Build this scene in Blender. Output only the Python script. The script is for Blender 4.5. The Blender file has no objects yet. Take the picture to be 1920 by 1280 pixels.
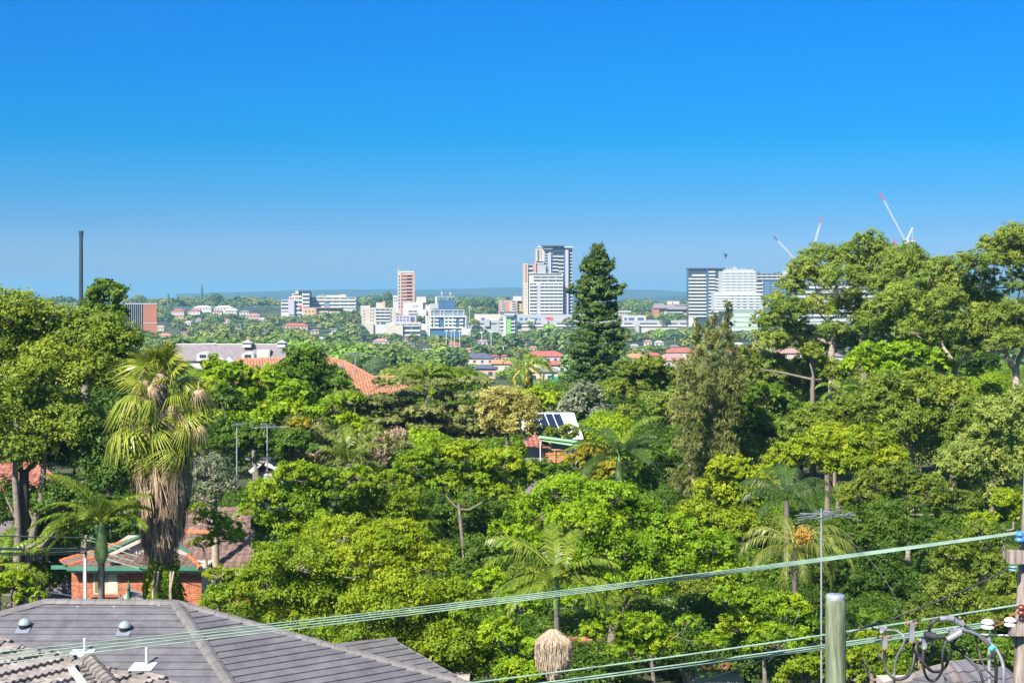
import bpy, math, random
import numpy as np
from mathutils import Vector, Matrix

random.seed(7)
R = np.random.default_rng(7)
sc = bpy.context.scene
COL = sc.collection
F = 2667.0      # focal length in photo pixels (50 mm on a 36 mm sensor, 1920 px wide)
HY = 548.0      # horizon row
rad = math.radians

# ------------------------------------------------------------------ camera, sky, sun, exposure
cam_d = bpy.data.cameras.new('camera'); cam = bpy.data.objects.new('camera', cam_d); COL.objects.link(cam)
cam_d.sensor_width = 36; cam_d.lens = 50.0
cam.location = (0, 0, 0); cam.rotation_euler = (math.pi/2, 0, 0)
cam_d.shift_y = -(640-HY)/1920.0
cam_d.clip_start = .5; cam_d.clip_end = 250000
sc.camera = cam

SUN_EL, SUN_ROT = rad(42.6), rad(212.5)
EXPO = 1.3
SKY_STRENGTH = 0.061
world = bpy.data.worlds.new('World'); sc.world = world; world.use_nodes = True
nt = world.node_tree; N = nt.nodes; bg = N['Background']
sky = N.new('ShaderNodeTexSky'); sky.sky_type = 'NISHITA'; sky.sun_disc = False
sky.sun_elevation = SUN_EL; sky.sun_rotation = SUN_ROT
geo = N.new('ShaderNodeTexCoord'); sep = N.new('ShaderNodeSeparateXYZ')
nt.links.new(geo.outputs['Generated'], sep.inputs[0])
ramp = N.new('ShaderNodeValToRGB')
mr = N.new('ShaderNodeMapRange'); mr.inputs['From Min'].default_value = 0.0; mr.inputs['From Max'].default_value = 0.5
nt.links.new(sep.outputs['Z'], mr.inputs['Value']); nt.links.new(mr.outputs[0], ramp.inputs[0])
# clear deep-blue sky: the tint of the Nishita sky by elevation (sin of the angle / 0.5)
TINT = [(0.000, (.68, .86, 1.52)), (0.036, (.48, .72, 1.36)), (0.092, (.215, .52, 1.09)), (0.133, (.105, .475, .99)),
        (0.209, (.004, .44, .94)), (0.244, (.0, .43, .96)), (0.31, (.0, .425, .99)), (0.41, (.0, .425, 1.05)), (0.70, (.35, .72, 1.15)), (1.0, (1.15, 1.30, 1.45))]
cr = ramp.color_ramp
while len(cr.elements) < len(TINT): cr.elements.new(.5)
for e, (p, c) in zip(cr.elements, TINT): e.position = p; e.color = (*c, 1)
mul = N.new('ShaderNodeVectorMath'); mul.operation = 'MULTIPLY'
nt.links.new(sky.outputs[0], mul.inputs[0]); nt.links.new(ramp.outputs[0], mul.inputs[1])
nt.links.new(mul.outputs[0], bg.inputs[0]); bg.inputs[1].default_value = SKY_STRENGTH

sd = bpy.data.lights.new('sun', 'SUN'); sd.energy = 5.0; sd.angle = rad(.53); sd.color = (1, .955, .87)
sun = bpy.data.objects.new('sun', sd); COL.objects.link(sun)
sdir = Vector((math.sin(SUN_ROT)*math.cos(SUN_EL), math.cos(SUN_ROT)*math.cos(SUN_EL), math.sin(SUN_EL)))
sun.rotation_euler = sdir.to_track_quat('Z', 'Y').to_euler(); sun.location = (-30, -50, 60)

vs = sc.view_settings; vs.view_transform = 'Standard'; vs.look = 'None'; vs.exposure = EXPO; vs.gamma = 1; vs.use_curve_mapping = False
cy = sc.cycles; cy.max_bounces = 6; cy.diffuse_bounces = 4; cy.glossy_bounces = 2; cy.transmission_bounces = 3
cy.transparent_max_bounces = 4; cy.volume_bounces = 0; cy.use_denoising = True; cy.caustics_reflective = False; cy.caustics_refractive = False

# ------------------------------------------------------------------ helpers
def P(px, py, Y): return Vector(((px-960)/F*Y, Y, -(py-HY)/F*Y))
GT = [(-60, -13), (0, -13.5), (40, -15), (60, -17), (90, -16.5), (130, -16.3), (160, -17), (250, -19.5), (340, -23), (420, -25.5), (500, -28),
      (700, -36), (1000, -42), (1150, -40), (1300, -34), (1600, -25), (1820, -20), (2300, -42), (3500, -70), (200000, -70)]
GY = np.array([g[0] for g in GT], float); GZ = np.array([g[1] for g in GT], float)
def G(y): return float(np.interp(y, GY, GZ))

MATS = {}
def nodes_of(m):
    m.use_nodes = True; t = m.node_tree; return t, t.nodes, t.nodes['Principled BSDF']
def mat(name, c, rough=.7, var=.12, scale=3.0, metal=0.0, bump=0.0, c2=None, coord='Object', dist=.02, spec=.5):
    if name in MATS: return MATS[name]
    m = bpy.data.materials.new(name); t, n, b = nodes_of(m)
    b.inputs['Roughness'].default_value = rough; b.inputs['Metallic'].default_value = metal
    b.inputs['Specular IOR Level'].default_value = spec
    tc = n.new('ShaderNodeTexCoord'); no = n.new('ShaderNodeTexNoise'); no.inputs['Scale'].default_value = scale
    no.inputs['Detail'].default_value = 6; no.inputs['Roughness'].default_value = .65
    if coord == 'World':
        ge = n.new('ShaderNodeNewGeometry'); t.links.new(ge.outputs['Position'], no.inputs['Vector'])
    else: t.links.new(tc.outputs[coord], no.inputs['Vector'])
    mx = n.new('ShaderNodeMix'); mx.data_type = 'RGBA'
    a = tuple(max(0, x*(1-var)) for x in c); d = c2 if c2 else tuple(x*(1+var) for x in c)
    mx.inputs[6].default_value = (*a, 1); mx.inputs[7].default_value = (*d, 1)
    mp = n.new('ShaderNodeMapRange'); mp.inputs['From Min'].default_value = .33; mp.inputs['From Max'].default_value = .67
    t.links.new(no.outputs['Fac'], mp.inputs['Value']); t.links.new(mp.outputs[0], mx.inputs[0])
    t.links.new(mx.outputs[2], b.inputs['Base Color'])
    if bump:
        bu = n.new('ShaderNodeBump'); bu.inputs['Strength'].default_value = bump; bu.inputs['Distance'].default_value = dist
        t.links.new(no.outputs['Fac'], bu.inputs['Height']); t.links.new(bu.outputs[0], b.inputs['Normal'])
    MATS[name] = m; return m
def objvar(m, amt=.35):
    """per-object colour variation (each tile or brick a little different)"""
    t = m.node_tree; n = t.nodes; b = n['Principled BSDF']; l = b.inputs['Base Color'].links[0]; src = l.from_socket
    oi = n.new('ShaderNodeObjectInfo'); hs = n.new('ShaderNodeHueSaturation')
    mp = n.new('ShaderNodeMapRange'); mp.inputs['To Min'].default_value = 1-amt; mp.inputs['To Max'].default_value = 1+amt
    t.links.new(oi.outputs['Random'], mp.inputs['Value']); t.links.new(mp.outputs[0], hs.inputs['Value'])
    t.links.new(src, hs.inputs['Color']); t.links.new(hs.outputs[0], b.inputs['Base Color']); return m
def leafmat(name, cols, trans=.5, rough=.55):
    if name in MATS: return MATS[name]
    m = bpy.data.materials.new(name); m.use_nodes = True; t = m.node_tree; n = t.nodes; b = n['Principled BSDF']
    out = n['Material Output']
    at = n.new('ShaderNodeAttribute'); at.attribute_name = 'v'
    rp = n.new('ShaderNodeValToRGB'); e = rp.color_ramp
    while len(e.elements) < len(cols): e.elements.new(.5)
    for i, (x, c) in enumerate(zip(e.elements, cols)): x.position = i/(len(cols)-1); x.color = (*c, 1)
    oi = n.new('ShaderNodeObjectInfo'); hs = n.new('ShaderNodeHueSaturation')
    mp = n.new('ShaderNodeMapRange'); mp.inputs['To Min'].default_value = .86; mp.inputs['To Max'].default_value = 1.14
    t.links.new(oi.outputs['Random'], mp.inputs['Value']); t.links.new(mp.outputs[0], hs.inputs['Value'])
    t.links.new(at.outputs['Fac'], rp.inputs[0]); t.links.new(rp.outputs[0], hs.inputs['Color'])
    t.links.new(hs.outputs[0], b.inputs['Base Color'])
    b.inputs['Roughness'].default_value = rough; b.inputs['Specular IOR Level'].default_value = .3
    tr = n.new('ShaderNodeBsdfTranslucent'); t.links.new(hs.outputs[0], tr.inputs[0])
    mix = n.new('ShaderNodeMixShader'); mix.inputs[0].default_value = trans
    t.links.new(b.outputs[0], mix.inputs[1]); t.links.new(tr.outputs[0], mix.inputs[2]); t.links.new(mix.outputs[0], out.inputs[0])
    MATS[name] = m; return m

def thing(name, label, cat, loc=(0, 0, 0), group=None, rz=0.0):
    o = bpy.data.objects.new(name, None); COL.objects.link(o); o.location = loc; o.rotation_euler = (0, 0, rz)
    o.empty_display_size = .3
    o['label'] = label; o['category'] = cat
    if group: o['group'] = group
    return o
def tag(o, label, cat, group=None):
    o['label'] = label; o['category'] = cat
    if group: o['group'] = group
    return o
def link(name, me, parent=None, m=None, loc=None):
    o = bpy.data.objects.new(name, me); COL.objects.link(o)
    if m is not None:
        if len(me.materials) == 0: me.materials.append(m)
        if me.materials[0] != m:
            o.material_slots[0].link = 'OBJECT'; o.material_slots[0].material = m
    if parent: o.parent = parent
    if loc is not None: o.location = loc
    return o
def copy_tree(o, parent=None):
    c = o.copy(); COL.objects.link(c)
    if parent: c.parent = parent
    for ch in list(o.children): copy_tree(ch, c)
    return c

class MB:
    def __init__(s): s.v = []; s.f = []; s.sm = []
    def add(s, vs_, fs, smooth=False):
        b = len(s.v); s.v += [tuple(x) for x in vs_]
        for f in fs: s.f.append([b+i for i in f]); s.sm.append(smooth)
        return s
    def box(s, a, b):
        x0, y0, z0 = a; x1, y1, z1 = b
        vs_ = [(x, y, z) for x in (x0, x1) for y in (y0, y1) for z in (z0, z1)]
        return s.add(vs_, [(0, 1, 3, 2), (4, 6, 7, 5), (0, 4, 5, 1), (2, 3, 7, 6), (0, 2, 6, 4), (1, 5, 7, 3)])
    def bar(s, a, b, w, h=None, up=(0, 0, 1)):
        a = Vector(a); b = Vector(b); h = h or w; d = (b-a).normalized(); u = Vector(up)
        if abs(d.dot(u)) > .98: u = Vector((0, 1, 0))
        r = d.cross(u).normalized(); u = r.cross(d)
        vs_ = [p + r*(w/2*i) + u*(h/2*j) for p in (a, b) for i, j in ((-1, -1), (1, -1), (1, 1), (-1, 1))]
        return s.add(vs_, [(0, 1, 2, 3), (7, 6, 5, 4), (0, 4, 5, 1), (1, 5, 6, 2), (2, 6, 7, 3), (3, 7, 4, 0)])
    def tube(s, pts, r, n=6, cap=True):
        pts = [Vector(p) for p in pts]; k = len(pts)
        rr = r if isinstance(r, (list, tuple)) else [r]*k
        vs_ = []; ref = Vector((.3, .1, 1)).normalized()
        for i, p in enumerate(pts):
            d = (pts[min(i+1, k-1)]-pts[max(i-1, 0)]).normalized()
            if abs(d.dot(ref)) > .95: ref = Vector((1, .2, 0)).normalized()
            a = d.cross(ref).normalized(); b = d.cross(a)
            for j in range(n):
                t = 2*math.pi*j/n; vs_.append(p + (a*math.cos(t)+b*math.sin(t))*rr[i])
        fs = [(i*n+j, i*n+(j+1) % n, (i+1)*n+(j+1) % n, (i+1)*n+j) for i in range(k-1) for j in range(n)]
        s.add(vs_, fs, n > 4)
        if cap:
            s.add(vs_[:n], [tuple(range(n))]); s.add(vs_[-n:], [tuple(range(n-1, -1, -1))])
        return s
    def lathe(s, c, prof, n=16):
        c = Vector(c); vs_ = [c+Vector((r*math.cos(2*math.pi*j/n), r*math.sin(2*math.pi*j/n), z)) for r, z in prof for j in range(n)]
        fs = [(i*n+j, i*n+(j+1) % n, (i+1)*n+(j+1) % n, (i+1)*n+j) for i in range(len(prof)-1) for j in range(n)]
        return s.add(vs_, fs, True)
    def poly(s, pts): return s.add(pts, [tuple(range(len(pts)))])
    def slab(s, pts, off):
        pts = [Vector(p) for p in pts]; n = len(pts); off = Vector(off); q = [p+off for p in pts]
        return s.add(pts+q, [tuple(range(n)), tuple(range(2*n-1, n-1, -1))]+[(i, i+n, (i+1) % n+n, (i+1) % n) for i in range(n)])
    def build(s, name, m, parent=None, world=True, kind=None):
        off = parent.location if (parent is not None and world) else Vector((0, 0, 0))
        me = bpy.data.meshes.new(name); me.from_pydata([(a-off[0], b-off[1], c-off[2]) for a, b, c in s.v], [], s.f)
        me.polygons.foreach_set('use_smooth', s.sm); me.update()
        o = link(name, me, parent, m)
        if kind: o['kind'] = kind
        return o

_ub = MB().box((-.5, -.5, -.5), (.5, .5, .5)); UBOX = None
def ubox(parent, name, a, b, m):
    """a box child, mesh shared; a, b corners in the parent's local frame"""
    global UBOX
    if UBOX is None:
        UBOX = bpy.data.meshes.new('unit_box'); UBOX.from_pydata(_ub.v, [], _ub.f); UBOX.materials.append(m); UBOX.update()
    o = link(name, UBOX, parent, m)
    o.location = tuple((a[i]+b[i])/2 for i in range(3)); o.scale = tuple(max(abs(b[i]-a[i]), .001) for i in range(3))
    return o

# ---------------- foliage
def leaves(name, pts, bias, size, var, m, parent, asp=.5, tri=False, droop=0.0, rnd=.5, off=None, rng=R):
    n = len(pts)
    nn = bias + rng.normal(size=(n, 3))*rnd; nn /= np.linalg.norm(nn, axis=1)[:, None]+1e-9
    t = rng.normal(size=(n, 3)); t[:, 2] -= droop; t -= nn*(t*nn).sum(1)[:, None]; t /= np.linalg.norm(t, axis=1)[:, None]+1e-9
    b = np.cross(nn, t); L = (size*(.5+.95*rng.random(n)))[:, None]
    if tri: vv = np.stack([pts-t*L*.5-b*L*asp*.6, pts+t*L*.6, pts-t*L*.5+b*L*asp*.6], 1); k = 3
    else: vv = np.stack([pts-t*L*.5, pts+b*L*asp*.5, pts+t*L*.5, pts-b*L*asp*.5], 1); k = 4
    vv = vv.reshape(-1, 3)
    if off is not None: vv = vv-np.array(off)
    me = mesh_np(name, vv, k, var); o = link(name, me, parent, m); return o
def mesh_np(name, vv, k, var):
    n = len(vv)//k; me = bpy.data.meshes.new(name)
    me.vertices.add(n*k); me.vertices.foreach_set('co', vv.astype(np.float32).ravel())
    me.loops.add(n*k); me.loops.foreach_set('vertex_index', np.arange(n*k, dtype=np.int32))
    me.polygons.add(n); me.polygons.foreach_set('loop_start', np.arange(0, n*k, k, dtype=np.int32))
    a = me.attributes.new('v', 'FLOAT', 'FACE'); a.data.foreach_set('value', np.clip(var, 0, 1).astype(np.float32))
    me.update(calc_edges=True); return me

# per style: sub-lobes per lobe, their radius ratio, flattening, twig spread, coverage, leaf pixels, droop, aspect
STY = {
 'dense':  dict(ns=26, sr=.30, fl=.85, tw=.34, cov=7.2, lp=3.2, droop=.2, asp=.6, lo=-.35, lpt=16),
 'lime':   dict(ns=34, sr=.24, fl=.75, tw=.40, cov=7.0, lp=3.2, droop=.1, asp=.5, lo=-.30, lpt=20),
 'open':   dict(ns=20, sr=.27, fl=.60, tw=.36, cov=6.2, lp=3.2, droop=.2, asp=.5, lo=-.2, lpt=18),
 'gum':    dict(ns=26, sr=.33, fl=.95, tw=.36, cov=6.6, lp=2.9, droop=.9, asp=.38, lo=-.45, lpt=16),
 'olive':  dict(ns=34, sr=.25, fl=.95, tw=.40, cov=7.2, lp=3.2, droop=.7, asp=.42, lo=-.6, lpt=16),
 'cedar':  dict(ns=18, sr=.38, fl=.24, tw=.24, cov=6.6, lp=3.3, droop=0, asp=.4, lo=-.3, lpt=14),
 'casu':   dict(ns=26, sr=.30, fl=1.3, tw=.42, cov=3.6, lp=4.2, droop=2.2, asp=.2, lo=-.8, lpt=16),
 'wispy':  dict(ns=24, sr=.28, fl=.9, tw=.5, cov=2.6, lp=3.2, droop=.2, asp=.4, lo=-.5, lpt=12),
}
NLEAF = [0]; LIMB = {'gum': 1.05, 'cedar': .9}
DENS = 1.0
def ellipsoids_leaves(lobes, Y, st, rng, limb_mb, fork, dens=1.0, limb_r=.06):
    """lobes: (centre Vector, radii) -> leaf points, bias, var"""
    S = STY[st]; subs = []; w = []; lv = []
    for C, Rr in lobes:
        ns = S['ns']; base = rng.random()
        for i in range(ns):
            z = S['lo']+(1-S['lo'])*((i+rng.random())/ns); a = 2.39996*i+rng.random()*.9; q = math.sqrt(max(0, 1-z*z))
            d = np.array([q*math.cos(a), q*math.sin(a), z]); f = .60+.22*rng.random()
            c = np.array(C)+d*np.array(Rr)*f; r = S['sr']*(Rr[0]+Rr[2])*.5*(.75+.55*rng.random())*1.25
            subs.append((*c, r, r, r*S['fl'])); w.append(r*r); lv.append(base*.35+rng.random()*.35)
            if limb_mb is not None and i % 2 == 0 and z > -.3:
                c0 = Vector(C)-Vector((0, 0, Rr[2]*.25)); mid = (c0+Vector(c))/2+Vector((0, 0, -.1*Rr[2]))
                limb_mb.tube([c0, mid, c], [limb_r*.6, limb_r*.4, limb_r*.15], 4, False)
    subs = np.array(subs); w = np.array(w); lv = np.array(lv)
    px = F*.5333/Y; size = S['lp']/px
    A = sum(math.pi*r[0]*r[2] for _, r in lobes)*px*px
    n = int(S['cov']*A/(S['lp']**2*S['asp']/2)*.75*dens*DENS); n = max(n, 400)
    T = max(20, n//S['lpt']); si = rng.choice(len(subs), T, p=w/w.sum()); s_ = subs[si]
    d = rng.normal(size=(T, 3)); d /= np.linalg.norm(d, axis=1)[:, None]
    flip = (d[:, 1] > .1) & (rng.random(T) < .55); d[flip, 1] *= -1
    d[:, 2] = np.where((d[:, 2] < -.2) & (rng.random(T) < .6), -d[:, 2], d[:, 2])
    rr = .72+.36*rng.random(T)
    tc = s_[:, :3]+d*s_[:, 3:6]*rr[:, None]; tv = lv[si]+rng.random(T)*.22
    li = rng.integers(0, T, n); g = rng.normal(size=(n, 3))*(S['tw']*s_[li, 3]*.55)[:, None]; g[:, 2] *= .7
    p = tc[li]+g; bias = d[li]*1.25+np.array([0, 0, .4]); var = tv[li]+rng.random(n)*.22-.05
    return p, bias, size, var, S

def tree(name, label, Y, lm, lobes, st='dense', trunkx=None, fork=None, bark='bark_grey', group=None, seed=0, dens=1.0,
         tr=None, cat='tree', trunk_lean=0, dj=.45, limbs=True):
    rng = np.random.default_rng(seed+int(Y*7)+int(lobes[0][0])); s = Y/F
    L = []
    for i, l in enumerate(lobes):
        x, y, rx, ry = l[:4]; dy = (l[4] if len(l) > 4 else (rng.random()-.5)*2*dj*rx*s)
        L.append((P(x, y, Y)+Vector((0, dy, 0)), (rx*s, max(rx*.8, ry*.6)*s, ry*s)))
    xs = sum(l[0]*l[2] for l in lobes)/sum(l[2] for l in lobes)
    tx = trunkx if trunkx is not None else xs
    base = Vector(((tx-960)*s, Y, G(Y)-.3))
    top = max(c.z+r[2] for c, r in L); bot = min(c.z-r[2] for c, r in L)
    fz = -(fork-HY)*s if fork else bot+.25*(top-bot)
    H = top-base.z; tr = tr or max(.09, H*.018)
    root = thing(name, label, cat, base, group)
    mb = MB(); fx = Vector((base.x+trunk_lean*s, Y, max(fz, base.z+1)))
    m1 = base.lerp(fx, .5)+Vector((rng.normal()*.15, 0, 0))
    mb.tube([base, m1, fx], [tr*1.25, tr, tr*.75], 8)
    mb.build('trunk', MATS[bark], root)
    lb = MB()
    nodes_ = [(fx-Vector((0, 0, .25)), tr*.7)]; lf = LIMB.get(st, .8)
    for C, Rr in sorted(L, key=lambda q: (q[0]-fx).length):
        e = C-Vector((0, 0, Rr[2]*.35)); dF = (e-nodes_[0][0]).length
        best = min(nodes_, key=lambda q: (q[0]-e).length+(0 if q is nodes_[0] else .15*dF)+max(0, q[0].z-e.z)*1.5)
        st0, r0 = best; ln = (e-st0).length; r1 = max(.02, r0*.62)
        m1 = st0.lerp(e, .35)+Vector((rng.normal(), rng.normal(), rng.normal()*.6))*ln*.07+Vector((0, 0, -.03*ln)); m2 = st0.lerp(e, .7)+Vector((rng.normal(), rng.normal(), rng.normal()*.6))*ln*.07
        lb.tube([st0, m1, m2, e], [r0*.8*lf, (r0*.6+r1*.3)*lf, r1*lf, r1*.7*lf], 6); nodes_.append((e, r1)); nodes_.append((m2, r1))
    p, bias, size, var, S = ellipsoids_leaves(L, Y, st, rng, lb if limbs else None, fx, dens, min(tr*.4, .07))
    lb.build('branches', MATS[bark], root)
    tri = Y > 78
    NLEAF[0] += len(p)*(1 if tri else 2)
    leaves('crown', p, bias, size, var, MATS[lm], root, asp=S['asp'], tri=tri, droop=S['droop'], off=base, rng=rng)
    return root

# ---------------- palms
def frond_mesh(name, e0, L, curl, nl, ll, droop, rng, w=.021, vee=.35):
    n = 12; pts = [Vector((0, 0, 0))]; a = e0
    for i in range(n):
        a -= curl/n*(.5+i/n); pts.append(pts[-1]+Vector((math.cos(a), 0, math.sin(a)))*(L/n))
    V = []; var = []
    rachis = []
    def at(t):
        x = t*n; i = min(int(x), n-1); return pts[i].lerp(pts[i+1], x-i), (pts[i+1]-pts[i]).normalized()
    for i in range(nl):
        t = .14+.86*(i+.5)/nl; p, d = at(t); up = d.cross(Vector((0, 1, 0))) * -1
        if up.z < 0 and abs(d.z) < .9: up = -up
        l = ll*(math.sin(math.pi*min(1, .12+t*.86))**.55)*(.85+.3*rng.random())
        for s in (-1, 1):
            dr = (Vector((0, s, 0))*.8+d*(.55+.2*rng.random())+up*vee*(.6+.6*rng.random())).normalized()
            mid = p+dr*l*.5; tip = p+dr*l*.92+Vector((0, 0, -1))*l*droop*(.7+.6*rng.random())
            mid = mid+Vector((0, 0, -1))*l*droop*.18
            wv = d*w
            V += [p-wv*.6, mid-wv, mid+wv, p+wv*.6, mid-wv, tip, tip, mid+wv]
            c = rng.random(); var += [c, c]
    for i in range(n):
        r0 = .035*(1-i/n)+.008; a_, b_ = pts[i], pts[i+1]
        for off in (Vector((0, r0, 0)), Vector((0, 0, r0))):
            V += [a_-off, b_-off, b_+off, a_+off]; var.append(1.0)
    me = mesh_np(name, np.array([tuple(v) for v in V]), 4, np.array(var)); return me
def fan_mesh(name, pet, Rr, nseg, droop, rng, spread=2.1, w=.05):
    V = []; var = []
    p0 = Vector((0, 0, 0)); p1 = Vector((pet, 0, -.06*pet))
    for off in (Vector((0, .03, 0)), Vector((0, 0, .03))): V += [p0-off, p1-off*.7, p1+off*.7, p0+off]; var.append(.95)
    for i in range(nseg):
        a = spread*(2*(i+.5)/nseg-1); fold = .12*Rr*(1 if i % 2 else -1)*.3
        d = Vector((math.cos(a), math.sin(a), 0)); l = Rr*(.78+.22*math.cos(a*.8))*(.72+.4*rng.random())
        s = Vector((-math.sin(a), math.cos(a), 0)); g = Vector((0, 0, -1))
        q = [p1+d*l*t+g*(l*droop*t*t*(.4+.6*t)) for t in (0, .33, .62, 1)]
        ww = [.01, spread/nseg*.33*l, w*Rr*.6, .003]; q[3] = q[3]+Vector((rng.gauss(0, .04), rng.gauss(0, .04), -.10*rng.random()))
        for j in range(3):
            V += [q[j]-s*ww[j]+g*fold*0, q[j+1]-s*ww[j+1], q[j+1]+s*ww[j+1], q[j]+s*ww[j]]; var.append(.25+.5*rng.random()*(1 if j < 2 else 1.5))
    return mesh_np(name, np.array([tuple(v) for v in V]), 4, np.array(var))
def feather_palm(name, label, px, py, Y, trunk_py, L, ll, spec, lm, bark='bark_palm', trunk_r=.13, shaft=None, droop=.5, nl=76,
                 group=None, seed=1, w=.021, vee=.35, curl=1.3):
    """spec: list of (azimuth deg, elevation deg, scale[, material])"""
    rng = random.Random(seed); C = P(px, py, Y); base = Vector((C.x, Y, G(Y)-.3))
    root = thing(name, label, 'palm tree', base, group)
    mb = MB(); top = C-Vector((0, 0, shaft[0] if shaft else .1))
    mb.tube([base, base.lerp(top, .5), top], [trunk_r*1.25, trunk_r, trunk_r*.92], 12); mb.build('trunk', MATS[bark], root)
    if shaft:
        h, r = shaft
        MB().tube([C-Vector((0, 0, h)), C-Vector((0, 0, h*.8)), C-Vector((0, 0, h*.4)), C+Vector((0, 0, .05))], [trunk_r*1.05, r, r*.8, r*.35], 12).build('crownshaft', MATS['crownshaft'], root)
    me = {}
    for s_ in spec:
        az, el, k = s_[:3]; mm = MATS[s_[3]] if len(s_) > 3 else MATS[lm]
        key = round(el/15)
        if key not in me: me[key] = frond_mesh('frond', rad(key*15), L, curl, nl, ll, droop, rng, w, vee)
        o = link('frond', me[key], root, mm, C-base); o.rotation_euler = (rng.uniform(-.25, .25), 0, rad(az)); o.scale = (k, k, k)
    return root, C, base

# ---------------- materials
mat('bark_grey', (.16, .13, .10), .9, .4, 6, bump=.6)
mat('bark_pale', (.30, .24, .18), .85, .45, 4, bump=.4, c2=(.42, .33, .25))
mat('bark_dark', (.05, .042, .035), .9, .4, 6, bump=.5)
mat('bark_palm', (.11, .095, .08), .9, .35, 8, bump=.6)
mat('crownshaft', (.10, .20, .05), .5, .2, 3, c2=(.22, .30, .10))
leafmat('lf_lime', [(0.097, 0.178, 0.005), (0.217, 0.350, 0.007), (0.414, 0.482, 0.010)])
leafmat('lf_lime2', [(0.097, 0.181, 0.006), (0.221, 0.320, 0.009), (0.414, 0.442, 0.010)])
leafmat('lf_green', [(0.059, 0.126, 0.010), (0.129, 0.226, 0.011), (0.234, 0.307, 0.016)])
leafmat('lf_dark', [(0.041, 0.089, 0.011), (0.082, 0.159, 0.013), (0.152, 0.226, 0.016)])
leafmat('lf_oliveg', [(0.085, 0.140, 0.016), (0.181, 0.251, 0.023), (0.317, 0.355, 0.029)])
leafmat('lf_gum', [(0.094, 0.158, 0.025), (0.216, 0.292, 0.039), (0.391, 0.434, 0.057)])
leafmat('lf_gumw', [(0.109, 0.171, 0.033), (0.237, 0.303, 0.053), (0.409, 0.422, 0.090)])
leafmat('lf_yellow', [(0.141, 0.221, 0.007), (0.313, 0.407, 0.009), (0.487, 0.494, 0.010)])
leafmat('lf_cream', [(.26, .25, .06), (.46, .42, .11), (.60, .52, .16)])
leafmat('lf_casu', [(0.061, 0.077, 0.016), (0.130, 0.148, 0.030), (0.228, 0.210, 0.050)], .3)
leafmat('lf_cedar', [(0.066, 0.091, 0.024), (0.142, 0.166, 0.038), (0.246, 0.234, 0.060)], .2)
leafmat('lf_pine', [(0.021, 0.048, 0.008), (0.052, 0.100, 0.011), (0.128, 0.180, 0.018)], .2)
leafmat('lf_grey', [(0.075, 0.098, 0.049), (0.143, 0.169, 0.090), (0.217, 0.232, 0.143)], .25)
leafmat('lf_palm', [(0.048, 0.102, 0.010), (0.121, 0.193, 0.017), (0.274, 0.308, 0.030)], .35, .35)
leafmat('lf_palmd', [(0.024, 0.056, 0.011), (0.048, 0.096, 0.016), (0.088, 0.136, 0.024)], .3, .4)
leafmat('lf_palmo', [(.07, .11, .018), (.16, .20, .03), (.28, .28, .06)], .35, .4)
leafmat('lf_palmy', [(0.378, 0.257, 0.017), (0.600, 0.393, 0.025), (0.600, 0.513, 0.043)], .35, .4)
leafmat('lf_fan', [(0.074, 0.127, 0.015), (0.192, 0.241, 0.025), (0.399, 0.381, 0.051)], .3, .35)
leafmat('lf_dead', [(0.161, 0.107, 0.062), (0.322, 0.227, 0.141), (0.510, 0.378, 0.249)], .1, .8)
leafmat('lf_orange', [(0.095, 0.136, 0.009), (0.246, 0.257, 0.013), (0.567, 0.287, 0.025)])
leafmat('lf_far1', [(0.070, 0.130, 0.027), (0.128, 0.206, 0.041), (0.210, 0.283, 0.063)], .25)
leafmat('lf_far2', [(0.049, 0.104, 0.041), (0.094, 0.161, 0.063), (0.152, 0.217, 0.081)], .25)
leafmat('lf_far3', [(0.123, 0.153, 0.041), (0.222, 0.228, 0.068), (0.320, 0.293, 0.102)], .25)
leafmat('lf_far4', [(0.110, 0.217, 0.027), (0.197, 0.336, 0.041), (0.296, 0.434, 0.054)], .25)
mat('ground', (.03, .045, .012), .95, .4, .15, c2=(.06, .075, .02))
mat('water', (.01, .03, .05), .15, .1, .01)
mat('far_land', (.02, .05, .045), .9, .3, .004)
mat('white_wall', (0.405, 0.397, 0.364), .8, .06, .15)
mat('cream_wall', (0.380, 0.332, 0.275), .8, .08, .15)
mat('grey_wall', (0.283, 0.283, 0.291), .8, .08, .15)
mat('lilac_wall', (.33, .30, .36), .8, .08, .15)
mat('tan_wall', (0.405, 0.267, 0.166), .8, .08, .2)
mat('pink_wall', (0.386, 0.258, 0.212), .8, .1, .2)
mat('far_brick', (.30, .12, .08), .85, .15, .3)
mat('far_brick2', (.40, .20, .14), .85, .12, .3)
mat('blue_glass', (.04, .09, .17), .2, .3, .2)
mat('dark_glass', (.035, .045, .06), .2, .3, .3)
mat('mid_glass', (.12, .16, .20), .25, .3, .3)
mat('green_wall', (.16, .36, .08), .8, .1, .2)
mat('pale_mesh', (.36, .39, .39), .8, .12, .08, c2=(.46, .49, .49))
mat('green_mesh', (0.204, 0.306, 0.163), .8, .12, .08)
mat('red_roof', (.27, .08, .055), .8, .2, .5)
mat('orange_roof', (.38, .16, .08), .8, .2, .5)
mat('pink_roof', (.30, .16, .14), .8, .2, .5)
mat('blue_roof', (.07, .07, .11), .7, .2, .5)
mat('slate_roof', (.17, .14, .15), .75, .2, 1.2)
mat('white_paint', (0.445, 0.445, 0.429), .6, .05, 2)
mat('black_steel', (.012, .014, .02), .6, .2, 1)
mat('red_paint', (.45, .03, .03), .6, .1, 2)
mat('steel', (.45, .46, .48), .4, .1, 4, metal=.6)

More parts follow.
